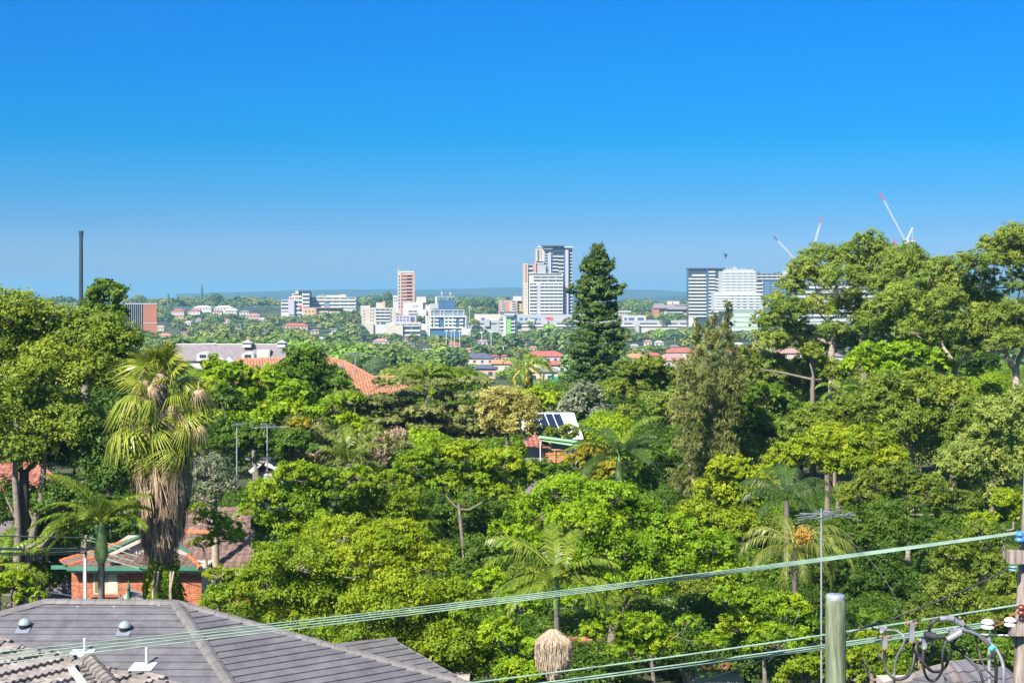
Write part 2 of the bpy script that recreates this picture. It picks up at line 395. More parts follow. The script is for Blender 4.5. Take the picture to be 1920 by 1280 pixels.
# ------------------------------------------------------------------ ground, water, far land, haze
ys = [-60, -20, 0, 20, 40, 60, 80, 100, 130, 160, 200, 250, 320, 400, 500, 600, 700, 850, 1000, 1150, 1300, 1450, 1600, 1820, 2000, 2300, 2900, 3500, 6000, 12000, 30000, 90000, 190000]
xs_ = np.linspace(-1, 1, 41); gv = []; gf = []
for i, y in enumerate(ys):
    hw = max(120, abs(y)*.9+80)
    for x in xs_: gv.append((x*hw, y, G(y)+(math.sin(x*23+y*.02)*.5 if y < 2500 else 0)))
for i in range(len(ys)-1):
    for j in range(40): a = i*41+j; gf.append((a, a+1, a+42, a+41))
me = bpy.data.meshes.new('ground'); me.from_pydata(gv, [], gf); me.update()
g = link('ground', me, None, MATS['ground']); g['kind'] = 'structure'
w = MB().poly([(-60000, 2900, -66), (60000, 2900, -66), (60000, 180000, -66), (-60000, 180000, -66)]).build('bay_water', MATS['water']); w['kind'] = 'structure'

def profile(pts, x): return float(np.interp(x, [p[0] for p in pts], [p[1] for p in pts]))
def hill(name, Y, prof, x0, x1, m):
    vv = []; ff = []; n = 160; rng = np.random.default_rng(int(Y))
    ks = rng.random(6)*6
    for i in range(n+1):
        px = x0+(x1-x0)*i/n; j = sum(math.sin(i*.09*(k+1)*1.7+ks[k])/(k+1) for k in range(6))*.5
        zt = P(px, profile(prof, px), Y).z+j*Y*.0006; X = (px-960)/F*Y
        for f, yy in ((0, -.16), (.35, -.11), (.7, -.06), (1, 0), (.8, .08)): vv.append((X*(1+yy), Y*(1+yy), -69.9+(zt+69.9)*f))
    for i in range(n):
        for k in range(4): a = i*5+k; ff.append((a, a+5, a+6, a+1))
    me = bpy.data.meshes.new(name); me.from_pydata(vv, [], ff); me.update()
    o = link(name, me, None, m); o['kind'] = 'structure'; return o
hill('far_hills', 5600, [(200, 552), (380, 549), (500, 545), (700, 543), (860, 541), (960, 538), (1100, 541), (1290, 546), (1450, 545), (2000, 541)], 330, 2300, MATS['far_land'])
hill('middle_hills', 3700, [(-200, 553), (560, 553), (700, 556), (880, 552), (960, 556), (1150, 561), (1290, 556), (2000, 553)], 560, 2300, MATS['far_land'])

hz = bpy.data.materials.new('haze_air'); hz.use_nodes = True; t = hz.node_tree; t.nodes.remove(t.nodes['Principled BSDF'])
pv = t.nodes.new('ShaderNodeVolumePrincipled'); pv.inputs['Color'].default_value = (.23, .49, .69, 1); pv.inputs['Density'].default_value = 1.55e-4
pv.inputs['Anisotropy'].default_value = 0.0
t.links.new(pv.outputs[0], t.nodes['Material Output'].inputs['Volume'])
hb = MB().box((-185000, -200, -72), (185000, 195000, 112)).build('haze', hz); hb['kind'] = 'stuff'

# ------------------------------------------------------------------ far buildings
class B:
    """building: parts laid out in photo pixels at distance Y on its front, turned by rz about its left edge"""
    def __init__(s, name, label, cat, px, Y, rz=0.0, group=None):
        s.px = px; s.Y = Y; s.k = Y/F
        s.o = thing(name, label, cat, ((px-960)*Y/F, Y, 0), group, rz); s.g = G(Y)
    def X(s, x): return (x-s.px)*s.k
    def Z(s, y): return -(y-HY)*s.k
    def box(s, name, x0, x1, y0, y1, m, d0=0.0, d1=12.0):
        """x0..x1, top y0, bottom y1 (None = ground), depth d0..d1 metres behind the front"""
        z1 = s.g-1 if y1 is None else s.Z(y1)
        return ubox(s.o, name, (s.X(x0), d0, z1), (s.X(x1), d1, s.Z(y0)), MATS[m])
    def windows(s, x0, x1, y0, y1, nx, ny, m='dark_glass', fx=.6, fy=.5, d0=0.0, name='window'):
        for i in range(nx):
            for j in range(ny):
                a = x0+(x1-x0)*(i+.5-fx/2)/nx; b = x0+(x1-x0)*(i+.5+fx/2)/nx
                c = y0+(y1-y0)*(j+.5-fy/2)/ny; d = y0+(y1-y0)*(j+.5+fy/2)/ny
                s.box(name, a, b, c, d, m, d0-.12, d0+.1)
    def floors(s, x0, x1, y0, y1, n, m='white_wall', glass='dark_glass', frac=.48, out=1.0, d0=0.0, splits=2):
        """recessed glazed rows with projecting parapets"""
        h = (y1-y0)/n
        for j in range(n):
            for q in range(splits):
                a = x0+(x1-x0)*q/splits+.6; b = x0+(x1-x0)*(q+1)/splits-.6
                s.box('window', a, b, y0+h*j+.25, y0+h*(j+frac)+.2, glass, d0-.1, d0+.1)
            s.box('balcony', x0, x1, y0+h*(j+frac)+.2, y0+h*(j+1)-.1, m, d0-out, d0-.001)
    def side(s, face, d0, d1, y0, y1, nx, ny, m='dark_glass', fx=.5, fy=.5):
        X = s.X(face); sg = -.1 if face == s.px else .1
        for i in range(nx):
            for j in range(ny):
                a = d0+(d1-d0)*(i+.5-fx/2)/nx; b = d0+(d1-d0)*(i+.5+fx/2)/nx
                c = y0+(y1-y0)*(j+.5-fy/2)/ny; d = y0+(y1-y0)*(j+.5+fy/2)/ny
                ubox(s.o, 'window', (X, a, s.Z(d)), (X+sg, b, s.Z(c)), MATS[m])

# brick and glass slab block at left, chimney stack
b = B('office_block', 'red brick and ribbed glass slab block behind the left trees', 'building', 268, 520, rad(14))
b.box('brick_wall', 268, 293, 570, None, 'far_brick', 0, 11); b.box('stone_band', 267.6, 293.4, 605.5, 606.5, 'white_paint', -.1, 11.1)
b.box('roof_edge', 236, 293.4, 568.8, 570, 'white_wall', -.1, 11.2); b.box('glass_wall', 236, 267.9, 571, None, 'blue_glass', .5, 11)
for i in range(9): b.box('fin', 236+i*3.6, 236.9+i*3.6, 571, None, 'white_wall' if i == 8 else 'grey_wall', -.1, .49)
for j in range(9): b.box('spandrel', 236, 267.5, 578+j*8, 580+j*8, 'black_steel', .35, .48)
b.box('plant_room', 240, 256, 566, 568.8, 'blue_roof', 3, 8)
c = thing('chimney_stack', 'very tall thin black chimney stack rising above the left treetops', 'chimney', (P(152, 548, 760).x, 760, G(760)))
s_ = 760/F; X = P(152, 548, 760).x
MB().tube([(X, 760, G(760)), (X, 760, P(0, 442, 760).z)], [4.6*s_, 3.3*s_], 14).build('shaft', MATS['black_steel'], c)
MB().tube([(X, 760, P(0, 442, 760).z), (X, 760, P(0, 433, 760).z)], [4.3*s_, 4.3*s_], 14).build('rim', MATS['black_steel'], c)

# stepped white and red apartments with the long white block beside them
b = B('apartment_building', 'stepped white apartments with red accents left of the long white block', 'building', 527, 1500)
b.box('wall', 527, 553, 562, None, 'white_wall', 0, 14); b.floors(527, 541, 563, 583, 3, splits=1)
b.box('stair_wall', 541, 552, 563, 590, 'lilac_wall', -1.1, 0)
b.box('wall', 541, 580, 556, None, 'white_wall', 3, 16); b.floors(552, 566, 557, 596, 5, d0=3, splits=2)
b.box('red_panel', 542, 550, 558, 562, 'red_roof', 2.8, 3); b.box('red_panel', 553, 558, 558, 562, 'red_roof', 2.8, 3); b.box('red_panel', 561, 566, 572, 580, 'red_paint', 1.6, 1.9)
b.box('wall', 546, 580, 550, None, 'white_wall', 6, 18); b.floors(547, 566, 551, 556, 1, d0=6)
b.box('wall', 552, 580, 545.5, None, 'white_wall', 9, 18); b.box('wall', 566, 580, 546, None, 'white_wall', 1, 6.5)
b.floors(567, 580, 547, 575, 4, d0=1, splits=1); b.box('roof', 559, 580, 545, 547.5, 'black_steel', .5, 8)
b.box('penthouse', 553, 559, 545, 551, 'cream_wall', 4, 8)
b = B('office_block', 'long low white block with dark ribbon windows on the ridge', 'building', 580, 1520)
b.box('wall', 580, 668, 557, None, 'white_wall', 0, 16); b.floors(580, 667, 557.5, 577, 3, frac=.42, splits=6)
b.box('attic', 594, 646, 553.5, 557, 'white_wall', 2, 14); b.windows(595, 612, 554, 556.5, 4, 1, fy=.8, d0=2)
b.box('plant_room', 636, 649, 552, 557, 'cream_wall', 1, 6); b.box('glass_bay', 608, 618, 567, 577, 'mid_glass', -1.3, -1)
b = B('apartment_building', 'salmon brick walk-up flats in front of the long white block', 'building', 568, 1430)
b.box('wall', 568, 592, 577.5, None, 'tan_wall', 0, 14); b.box('wall', 592.01, 640, 577.5, None, 'tan_wall', 3, 16); b.box('stair_wall', 590.5, 594, 579, None, 'far_brick', -.3, 2.9)
b.windows(570, 590, 580, 602, 3, 3, d0=0, fx=.35, fy=.4); b.windows(595, 640, 579, 597, 6, 3, d0=3, fx=.35, fy=.4)
b.box('roof', 567.5, 641, 576.5, 577.5, 'pink_roof', 0, 16); b.box('balcony', 601, 615, 583, 586, 'cream_wall', 1.8, 2.9); b.box('balcony', 601, 625, 589, 591.5, 'cream_wall', 1.8, 2.9)
# cream office with five rows of windows
b = B('office_block', 'cream office block with a blank side wall, left of the brick tower', 'building', 678, 1230, rad(6))
b.box('wall', 678, 742, 577, None, 'cream_wall', 0, 16); b.box('wall', 676, 694, 573, 592, 'cream_wall', 5, 12)
b.floors(704, 731, 579, 603, 4, frac=.5, out=.8, d0=0, splits=3); b.windows(680, 686, 580, 614, 1, 6, fx=.35, fy=.3); b.windows(693, 702, 578, 604, 2, 4, fx=.3, fy=.5)
b.windows(731, 736, 578, 604, 1, 4, fx=.4, fy=.5); b.box('plant_room', 705, 717, 567, 577, 'cream_wall', 2, 8); b.box('tank', 717, 722, 564.5, 577, 'tan_wall', 2, 5)
b.box('window', 713.5, 723, 599, 607.5, 'blue_glass', -.2, 0); b.windows(705, 712, 604, 614, 1, 2, d0=0); b.box('podium', 682, 700, 606, None, 'cream_wall', -6, 0)
b.box('podium', 690, 745, 608, None, 'white_wall', -4, -1)
# brick tower
b = B('apartment_tower', 'slim orange brick tower with stacked dark balconies', 'tower', 746, 1380, rad(4))
b.box('wall', 746, 777.5, 510, None, 'far_brick2', 0, 15); b.box('end_wall', 745.5, 752, 508, None, 'cream_wall', -.4, 15); b.box('parapet', 751, 776, 508.2, 511, 'white_wall', -.3, 15)
b.box('spire', 746.3, 747.1, 501.5, 509, 'white_wall', 0, 1)
for j in range(10):
    y = 513+j*6.35
    b.box('window', 753, 762.3, y+3.6, y+5.6, 'black_steel', -.15, 0); b.box('balcony_void', 762.4, 771, y+2.5, y+6, 'black_steel', -.15, 0)
    b.box('balcony', 762.3, 771.5, y+.9, y+2.5, 'far_brick2' if j % 4 else 'white_wall', -1.5, 0)
    b.box('window', 747.6, 749.6, y+3.5, y+7, 'black_steel', -.55, -.4)
b.box('stone_band', 771.2, 778, 529.5, 530.4, 'white_wall', -.2, 15.1); b.box('stone_band', 771.2, 778, 542.5, 543.4, 'white_wall', -.2, 15.1)
# white cluster
b = B('office_block', 'small white plant block right beside the brick tower', 'building', 737, 1420)
b.box('wall', 737, 747, 554, None, 'white_wall', 0, 10); b.windows(738, 746, 557, 566, 2, 2)
b = B('office_block', 'low white office with a stepped roof below the brick tower', 'building', 756, 1300)
b.box('wall', 756, 793, 567, None, 'white_wall', 0, 14); b.box('side_wall', 793.01, 796, 567, None, 'blue_roof', 1, 14); b.windows(774, 784, 572, 576, 2, 1, fx=.7)
b.box('wall', 779, 797, 557, 570, 'white_wall', 14, 20); b.windows(783, 792, 561, 564, 2, 1, 'red_roof', d0=14); b.box('roof', 779, 797, 556, 557, 'white_paint', 13.5, 20)
b.box('terrace', 760, 800, 581, None, 'white_wall', -4, 0); b.floors(766, 783, 582, 588, 1, d0=-4)
b.box('wall', 797, 831, 571, None, 'white_wall', 2, 16); b.box('roof', 806, 827, 569, 579, 'grey_wall', 1, 12)
b.box('tower', 815.5, 819.5, 556, 570, 'white_wall', 3, 7); b.windows(798, 812, 568, 575, 2, 1, d0=2, fx=.3)
b.box('wall', 782, 812, 580, None, 'cream_wall', -2, 2); b.windows(783, 806, 589, 594, 4, 1, d0=-2)
b = B('glass_pavilion', 'blue glass box among trees above the white hotel block', 'building', 822, 1290)
b.box('glass_wall', 822, 853, 562, None, 'blue_glass', 0, 12); b.box('roof', 821, 852, 555.5, 556.3, 'white_wall', -.4, 12)
for x in (823, 831, 838, 846): b.box('mast', x, x+.5, 556.3, 562, 'white_wall', 0, .4)
b.box('dish', 827, 829, 547, 552, 'white_wall', 2, 3); b.box('dish', 843, 845, 548, 552, 'white_wall', 2, 3); b.box('mast', 828, 828.5, 552, 556, 'white_wall', 2, 2.4); b.box('mast', 843.7, 844.2, 552, 556, 'white_wall', 2, 2.4)
b.box('plant_room', 847, 852, 559, 562, 'white_wall', 2, 6)
b = B('apartment_building', 'mauve and brick flats low between two white blocks', 'building', 740, 1210)
b.box('wall', 740, 780, 591, None, 'lilac_wall', 0, 12); b.box('wall', 770, 781, 592, None, 'pink_wall', -.4, 0); b.windows(742, 768, 592, 603, 4, 2, fx=.5); b.box('window', 769.5, 777, 594, 603, 'blue_glass', -.6, -.4)
b = B('apartment_building', 'low white terraced flats with open balconies among the trees', 'building', 724, 1170)
b.box('wall', 724, 788, 606, None, 'white_wall', 0, 14); b.floors(755, 788, 613, 630, 2, frac=.55, splits=2); b.windows(740, 752, 614, 624, 3, 2, fx=.3); b.floors(740, 786, 607, 612, 1, frac=.5, splits=4)
b.box('wall', 724, 756, 609, None, 'cream_wall', -3, 0)
b = B('hotel_block', 'white and blue hotel block with framed bays and a flat roof', 'building', 798, 1180, rad(-3))
b.box('end_wall', 798, 806.5, 593, None, 'white_wall', -1, 14); b.box('wall', 806.5, 875, 594, None, 'blue_glass', 0, 14)
b.box('roof_slab', 802, 876, 592, 594.5, 'white_wall', -1.6, 14); b.box('attic', 808, 870, 582, 592, 'mid_glass', 2, 12); b.box('roof_slab', 807, 871, 581, 582, 'white_wall', 1, 12)
for x in (807, 813, 825, 832, 849, 858, 869): b.box('column', x, x+1.2, 582, 592, 'white_wall', 1.2, 2)
for x, w_ in ((807, 4), (818, 5), (835, 14), (852, 4), (864, 5)): 
    for j in range(3): b.box('balcony', x-2, x+w_, 598+j*6.7, 601.5+j*6.7, 'white_wall', -1.4, 0)
for x in (806.6, 813, 833, 840, 848, 872.8): b.box('pier', x, x+2, 594.5, 614, 'white_wall', -1.2, 0)
b.windows(799, 806, 596, 632, 1, 6, 'mid_glass', fx=.4, fy=.4, d0=-1); b.box('beam', 806.5, 876, 613.5, 615.5, 'white_wall', -1.6, 0)
b.windows(866, 876, 617, 625, 2, 1, d0=0); b.box('wall', 866, 884, 616, None, 'white_wall', -2, 6)
# shopping centre
b = B('shopping_centre', 'long pale grey shopping centre with parking decks below the tall towers', 'building', 876, 1260)
b.box('wall', 876, 1330, 601, None, 'grey_wall', 0, 40); b.box('wall', 889, 990, 590, None, 'cream_wall', 10, 40); b.box('wall', 970, 1100, 590.5, None, 'grey_wall', 4, 40)
for x0, x1 in ((877, 908), (919, 931), (971, 989), (1002, 1015), (1044, 1060), (1170, 1186), (1200, 1232), (1238, 1270), (1275, 1298)): b.box('parking_opening', x0, x1, 605.5, 608, 'dark_glass', -.1, .1)
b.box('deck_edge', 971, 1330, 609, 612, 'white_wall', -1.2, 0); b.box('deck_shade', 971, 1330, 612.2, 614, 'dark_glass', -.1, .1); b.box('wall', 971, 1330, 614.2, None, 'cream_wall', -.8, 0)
b.box('lift_block', 989, 1002, 598, 610, 'white_wall', -2, 2); b.box('lift_block', 909, 918, 598, 612, 'grey_wall', -2, 2); b.box('lift_block', 1018, 1027, 599, 608, 'lilac_wall', -2, 2)
for x0, x1 in ((902, 908), (974, 980), (984, 990), (993, 1008), (1011, 1013)): b.box('window', x0, x1, 596, 601.5, 'blue_glass', 3.8 if x0 > 960 else 9.8, 10)
sg = MB()
for k, (x0, x1, dy) in enumerate(((1023, 1026, 0), (1026.5, 1030, .6), (1030.5, 1033, .2), (1033.5, 1037, .9))): b.box('sign_letter', x0, x1, 594.5+dy, 599.5+dy*.4, 'red_paint', 3.7, 3.95)
b.box('wall', 1168, 1212, 592, None, 'cream_wall', 3, 30)
for x0, x1 in ((1171, 1176), (1179, 1190), (1196, 1208)): b.box('window', x0, x1, 595.5, 600.5, 'blue_glass', 2.9, 3)
b.box('tower', 1190, 1198, 607, None, 'grey_wall', -4, 0)
b = B('office_block', 'pale kiosk roof with a white top by the car park', 'building', 1160, 1300)
b.box('wall', 1160, 1182, 585, None, 'cream_wall', 0, 10); b.box('roof', 1158.5, 1183.5, 583, 585, 'white_wall', -1, 11); b.windows(1162, 1181, 587, 591, 4, 1)
b = B('apartment_building', 'narrow white block with a lime green wall stripe', 'building', 944, 1150, rad(5))
b.box('wall', 944, 966, 591, None, 'white_wall', 0, 12); b.box('green_panel', 950, 957.5, 598, None, 'green_wall', -1.3, 0); b.box('end_wall', 944.2, 949, 592, None, 'white_paint', -1.6, 0)
b.box('side_wall', 966.1, 970, 590, None, 'blue_glass', .2, 12); b.floors(958, 965.5, 598, 624, 4, frac=.5, splits=1); b.box('window', 947.5, 963, 590.5, 594, 'mid_glass', -1.7, -1.5); b.box('frame', 946, 965, 588, 590.3, 'white_paint', -1.8, 10)
b.box('wall', 940, 969, 584, 590, 'blue_roof', 6, 12); b.floors(937, 944, 598, 618, 3, splits=1, d0=1); b.box('wall', 937, 944, 597, None, 'grey_wall', 1, 8)
b = B('apartment_building', 'pink and white flats directly left of the tallest tower', 'building', 935, 1340)
b.box('wall', 935, 970, 564, None, 'pink_wall', 0, 14); b.box('lift_room', 962, 978, 555.5, 566, 'white_wall', 4, 10)
b.floors(940, 946, 565, 588, 5, frac=.5, splits=1); b.floors(960, 967, 565, 588, 5, frac=.5, splits=1); b.box('red_panel', 946, 954, 566, 588, 'far_brick2', -.3, 0); b.box('wall', 970, 981, 562, None, 'tan_wall', 2, 14)
b.windows(971, 981, 565, 592, 2, 5, d0=2, fx=.4); b.windows(946, 954, 566, 588, 2, 5, d0=-.3, fx=.3); b.box('parapet', 934.5, 981, 563, 564, 'white_wall', -.3, 14); b.windows(935.5, 939.5, 566, 588, 1, 5, fx=.5)
# tallest tower
b = B('apartment_tower', 'tallest stepped white apartment tower with a penthouse crown', 'tower', 982, 1300, rad(3))
b.box('end_wall', 982, 990, 494, None, 'cream_wall', 0, 20); b.box('brick_panel', 984.3, 987.8, 496, 529, 'far_brick', -.2, 0); b.windows(984, 988, 532, 592, 1, 10, fx=.4, fy=.3)
b.box('wall', 990, 1024, 496, None, 'grey_wall', 2, 20); b.floors(991, 1000, 497, 513, 2, d0=2, splits=1, frac=.6); b.box('brick_pier', 1001, 1005.5, 491, 512, 'far_brick2', .5, 2)
b.floors(1005.5, 1020, 489, 512, 4, d0=4, splits=1, frac=.6); b.box('wall', 1005, 1021, 489, None, 'grey_wall', 4, 18); b.windows(1020.5, 1030, 497, 512, 2, 3, 'mid_glass', d0=3.9)
b.box('wall', 1021, 1074.6, 462, None, 'grey_wall', 6, 24); b.box('wall', 1006, 1021.01, 466, 520, 'cream_wall', 7, 22); b.box('dark_slot', 1009, 1011.5, 468, 489, 'dark_glass', 6.8, 7); b.windows(1012, 1018, 468, 486, 2, 5, d0=7, fx=.4)
b.windows(1021.5, 1029, 471, 497, 1, 5, d0=6, fx=.75, fy=.55); b.box('pier', 1029.5, 1034, 473, 512, 'lilac_wall', 3, 6); b.box('dark_slot', 1034, 1037, 475, 512, 'blue_glass', 4.5, 6)
b.floors(1037, 1047.5, 475, 514, 6, d0=5.5, splits=1, frac=.62, out=1.4); b.floors(1048, 1059, 475, 530, 8, d0=5.5, splits=1, frac=.62, out=1.4)
b.box('dark_slot', 1057.8, 1060.6, 474, None, 'blue_glass', 2, 6); b.box('pier', 1060.6, 1066.4, 468, None, 'lilac_wall', 2, 6)
b.floors(1067, 1074.6, 469, 592, 20, d0=6, splits=1, frac=.6, out=1.0)
b.box('crown_wall', 1021, 1037, 462, 467, 'grey_wall', 3, 6); b.box('crown_glass', 1037, 1058, 460.5, 472, 'dark_glass', 4, 6); b.box('crown_roof', 1016, 1058, 459.3, 461.5, 'blue_roof', 1, 20); b.box('crown_edge', 1058, 1075, 462, 464, 'white_paint', 2, 22)
b.box('roof_dish', 1009, 1017, 461, 463, 'white_paint', 8, 12); b.box('mast', 1012.5, 1013, 457, 461, 'white_paint', 9, 9.4)
b.box('wall', 992, 1056, 512, None, 'white_wall', 0, 6); b.box('dark_recess', 990, 1053, 513, 515, 'dark_glass', -.3, 0); b.floors(1000, 1056, 518, 531, 2, frac=.5, splits=4, out=.6)
b.box('wall', 992, 1055.5, 529.5, None, 'white_wall', -3, 0); b.floors(993, 1006, 531, 594, 10, frac=.45, splits=2, d0=-3, out=1.2); b.box('pier', 1007.2, 1012.3, 533, 594, 'lilac_wall', -3.4, -3)
b.floors(1012.5, 1055, 531, 594, 10, frac=.42, splits=5, d0=-3, out=.9)
b.box('podium', 978, 1082, 594, None, 'grey_wall', -4, 16)
# red brick group
b = B('brick_building', 'red brick school buildings with dark hipped roofs right of the pine', 'building', 1224, 1330)
b.box('wall', 1224, 1236, 577, None, 'far_brick', 0, 16); b.box('wall', 1236, 1290, 580, None, 'pink_wall', 2, 16); b.box('dark_recess', 1237, 1246, 583, 597, 'blue_roof', 1.8, 2); b.box('pier', 1247, 1252, 582, 600, 'white_wall', 1, 2)
b.box('dark_recess', 1254, 1280, 587, 600, 'dark_glass', 1.8, 2); b.box('parapet', 1253, 1281, 584.5, 586.5, 'white_wall', 1, 2); b.windows(1254, 1266, 577, 583, 4, 1, d0=1.9); b.box('wall', 1266, 1290, 572, 584, 'blue_roof', 4, 12)
b.box('chimney', 1253, 1262, 564.5, 573, 'cream_wall', 8, 12); b.box('wall', 1263, 1276, 565, 570, 'white_wall', 10, 16)
mb = MB()
for x0, x1, y0, y1 in ((1224, 1252, 569, 577.5), (1246, 1292, 570.5, 580)):
    q = [(b.X(x0), -1, b.Z(y1)), (b.X(x1), -1, b.Z(y1)), (b.X(x1), 16, b.Z(y1)), (b.X(x0), 16, b.Z(y1)), (b.X(x0+6), 7, b.Z(y0)), (b.X(x1-6), 7, b.Z(y0))]
    o_ = MB().add(q, [(0, 1, 5, 4), (1, 2, 5), (2, 3, 4, 5), (3, 0, 4), (0, 3, 2, 1)]).build('roof', MATS['slate_roof'], b.o, world=False)
# tower two and its neighbours
b = B('apartment_tower', 'white banded tower with a dark glass top, left of the netted block', 'tower', 1291, 1240, rad(-2))
b.box('wall', 1291, 1358, 503, None, 'dark_glass', 0, 20); b.floors(1291, 1324, 518, 594, 12, frac=.5, splits=3, out=1.3, d0=-.05); b.box('dark_slot', 1324, 1328.5, 505, 596, 'blue_glass', -.5, 0)
b.floors(1328.5, 1341, 505, 592, 14, frac=.5, splits=1, out=1.2, d0=-.05); b.floors(1341.5, 1357, 519, 592, 12, frac=.5, splits=1, out=1.2, d0=-.05); b.box('roof_slab', 1290, 1360, 502, 504, 'blue_roof', -1.5, 20)
b.floors(1297, 1323, 511, 518, 1, splits=2, d0=-.05); b.box('podium', 1291, 1305, 594, None, 'white_wall', -1, 20)
b = B('netted_tower', 'pale tower block wrapped in scaffold netting', 'tower', 1355, 1200, rad(2))
b.box('netting', 1355, 1417, 508, None, 'pale_mesh', 0, 20); b.box('netting', 1338, 1425, 549, 583, 'pale_mesh', -4, 12)
b.windows(1359, 1415, 509, 546, 5, 7, 'mid_glass', fx=.55, fy=.35); b.windows(1365, 1425, 552, 580, 5, 5, 'mid_glass', fx=.5, fy=.35, d0=-4)
for j in range(4): b.box('green_band', 1372, 1425, 584+j*9, 588+j*9, 'green_mesh', -4.2, -4); b.box('netting', 1370, 1425, 588+j*9, 593+j*9, 'pale_mesh', -4.3, -4)
for j in range(9): b.box('floor_line', 1355, 1417, 511.5+j*5.3, 512.3+j*5.3, 'white_wall', -.5, 0)
for j in range(6): b.box('floor_line', 1338, 1425, 553+j*5.3, 553.8+j*5.3, 'white_wall', -4.5, -4)
b.box('plant_room', 1376, 1383, 500, 508, 'grey_wall', 3, 8); b.box('penthouse', 1362, 1414, 504.5, 508, 'grey_wall', 2, 15)
for x in (1364, 1371, 1392, 1398): b.box('mast', x, x+.6, 500, 505, 'white_wall', 3, 3.5)
b = B('apartment_tower', 'wide white block with striped balconies half hidden by the gum tree', 'tower', 1417, 1260)
b.box('wall', 1417, 1480, 512, None, 'grey_wall', 0, 20); b.floors(1418, 1430, 526, 560, 5, frac=.5, splits=1); b.floors(1418, 1468, 512.5, 524, 2, frac=.6, splits=5)
b.box('glass_wall', 1431, 1482, 526, None, 'blue_glass', -.5, 0); b.windows(1432, 1480, 528, 552, 4, 5, 'mid_glass', d0=-.5, fx=.8, fy=.5); b.box('stair_tower', 1470, 1482, 508, 526, 'white_wall', -1, 8)
for x in (1417, 1422, 1452, 1458, 1463): b.box('planter', x, x+4, 510.5, 512, 'black_steel', 1, 2)
b = B('office_block', 'large white and glass complex seen through the gum branches', 'building', 1490, 1250)
b.box('wall', 1490, 1640, 530, None, 'grey_wall', 0, 20); b.floors(1490, 1640, 532, 602, 8, frac=.5, splits=8); b.box('netting', 1500, 1620, 604, None, 'pale_mesh', -2, 0)

# cranes
def crane(label, px, py_base, py_jibfoot, tip, col, Y=1400, mast=True, cab=True, aframe=None):
    s = Y/F; base = P(px, 548, Y); base.z = G(Y); o = thing('tower_crane', label, 'crane', base)
    f = P(px, py_jibfoot, Y); tp = P(tip[0], tip[1], Y)
    if mast:
        m = MB()
        for i in (-1, 1):
            for j in (-1, 1): m.bar((f.x+i*.9, Y+j*.9, G(Y)), (f.x+i*.9, Y+j*.9, f.z), .28)
        z = G(Y); q = 1
        while z < f.z-3: m.bar((f.x-.9*q, Y-.9, z), (f.x+.9*q, Y-.9, z+3), .22); m.bar((f.x-.9, Y-.9*q, z), (f.x-.9, Y+.9*q, z+3), .22); z += 3; q = -q
        m.build('mast', MATS['white_paint'], o)
    d = (tp-f); n = max(6, int(d.length/3)); side = Vector((0, 1, 0)); nrm = d.normalized().cross(side)
    def seg(a, b, mm, nm):
        m = MB(); A = f+d*a; Bq = f+d*b
        for k in ((side*.7), (-side*.7), nrm*1.2): m.bar(A+k, Bq+k, .30)
        k0 = int(n*a); k1 = int(n*b)
        for i in range(k0, k1):
            u = f+d*(i/n); v = f+d*((i+1)/n); m.bar(u+side*.7, v+nrm*1.2, .24); m.bar(u+nrm*1.2, v-side*.7, .24); m.bar(u+nrm*1.2, u-side*.7, .22)
        m.build(nm, MATS[mm], o)
    seg(0, .84, 'white_paint', 'jib'); seg(.84, 1, col, 'jib_tip')
    if cab:
        MB().box((f.x-1, Y-1.2, f.z-2), (f.x+2.4, Y+1.2, f.z+1.2)).build('cab', MATS['white_paint'], o)
        af = P(*aframe, Y); m = MB(); m.bar(f, af, 1.3); m.bar(af, f+Vector((6, 0, 1)), .3); m.bar(af, f+d*.92, .1); m.build('mast_frame', MATS['white_paint'], o)
        MB().box((f.x+2.4, Y-.8, f.z-.5), (f.x+8, Y+.8, f.z+.6)).build('counter_jib', MATS['white_paint'], o)
        MB().box((f.x+6, Y-.9, f.z+.6), (f.x+8.2, Y+.9, f.z+2.6)).build('counterweight', MATS['pink_roof'], o)
crane('leftmost luffing crane with a dark green jib tip above the striped block', 1498, 600, 492, (1451, 442), 'blue_roof', cab=False)
crane('middle crane whose red-tipped jib stands almost upright', 1522, 600, 480, (1542, 407), 'red_paint', aframe=(1521, 462))
crane('largest crane with a long white jib leaning left and a red tip', 1699, 600, 452, (1650, 360), 'red_paint', aframe=(1711, 427))
o = thing('crane_mast', 'short red lattice mast poking above the gum tree crown', 'crane', (P(1679, 548, 1400).x, 1400, G(1400)))
m = MB(); x = P(1679, 548, 1400).x
for i in (-1, 1):
    for j in (-1, 1): m.bar((x+i*.7, 1400+j*.7, G(1400)), (x+i*.7, 1400+j*.7, P(0, 449, 1400).z), .4)
z = G(1400); q = 1
while z < P(0, 451, 1400).z: m.bar((x-.7*q, 1399.3, z), (x+.7*q, 1399.3, z+1.8), .3); z += 1.8; q = -q
m.build('mast', MATS['red_paint'], o)

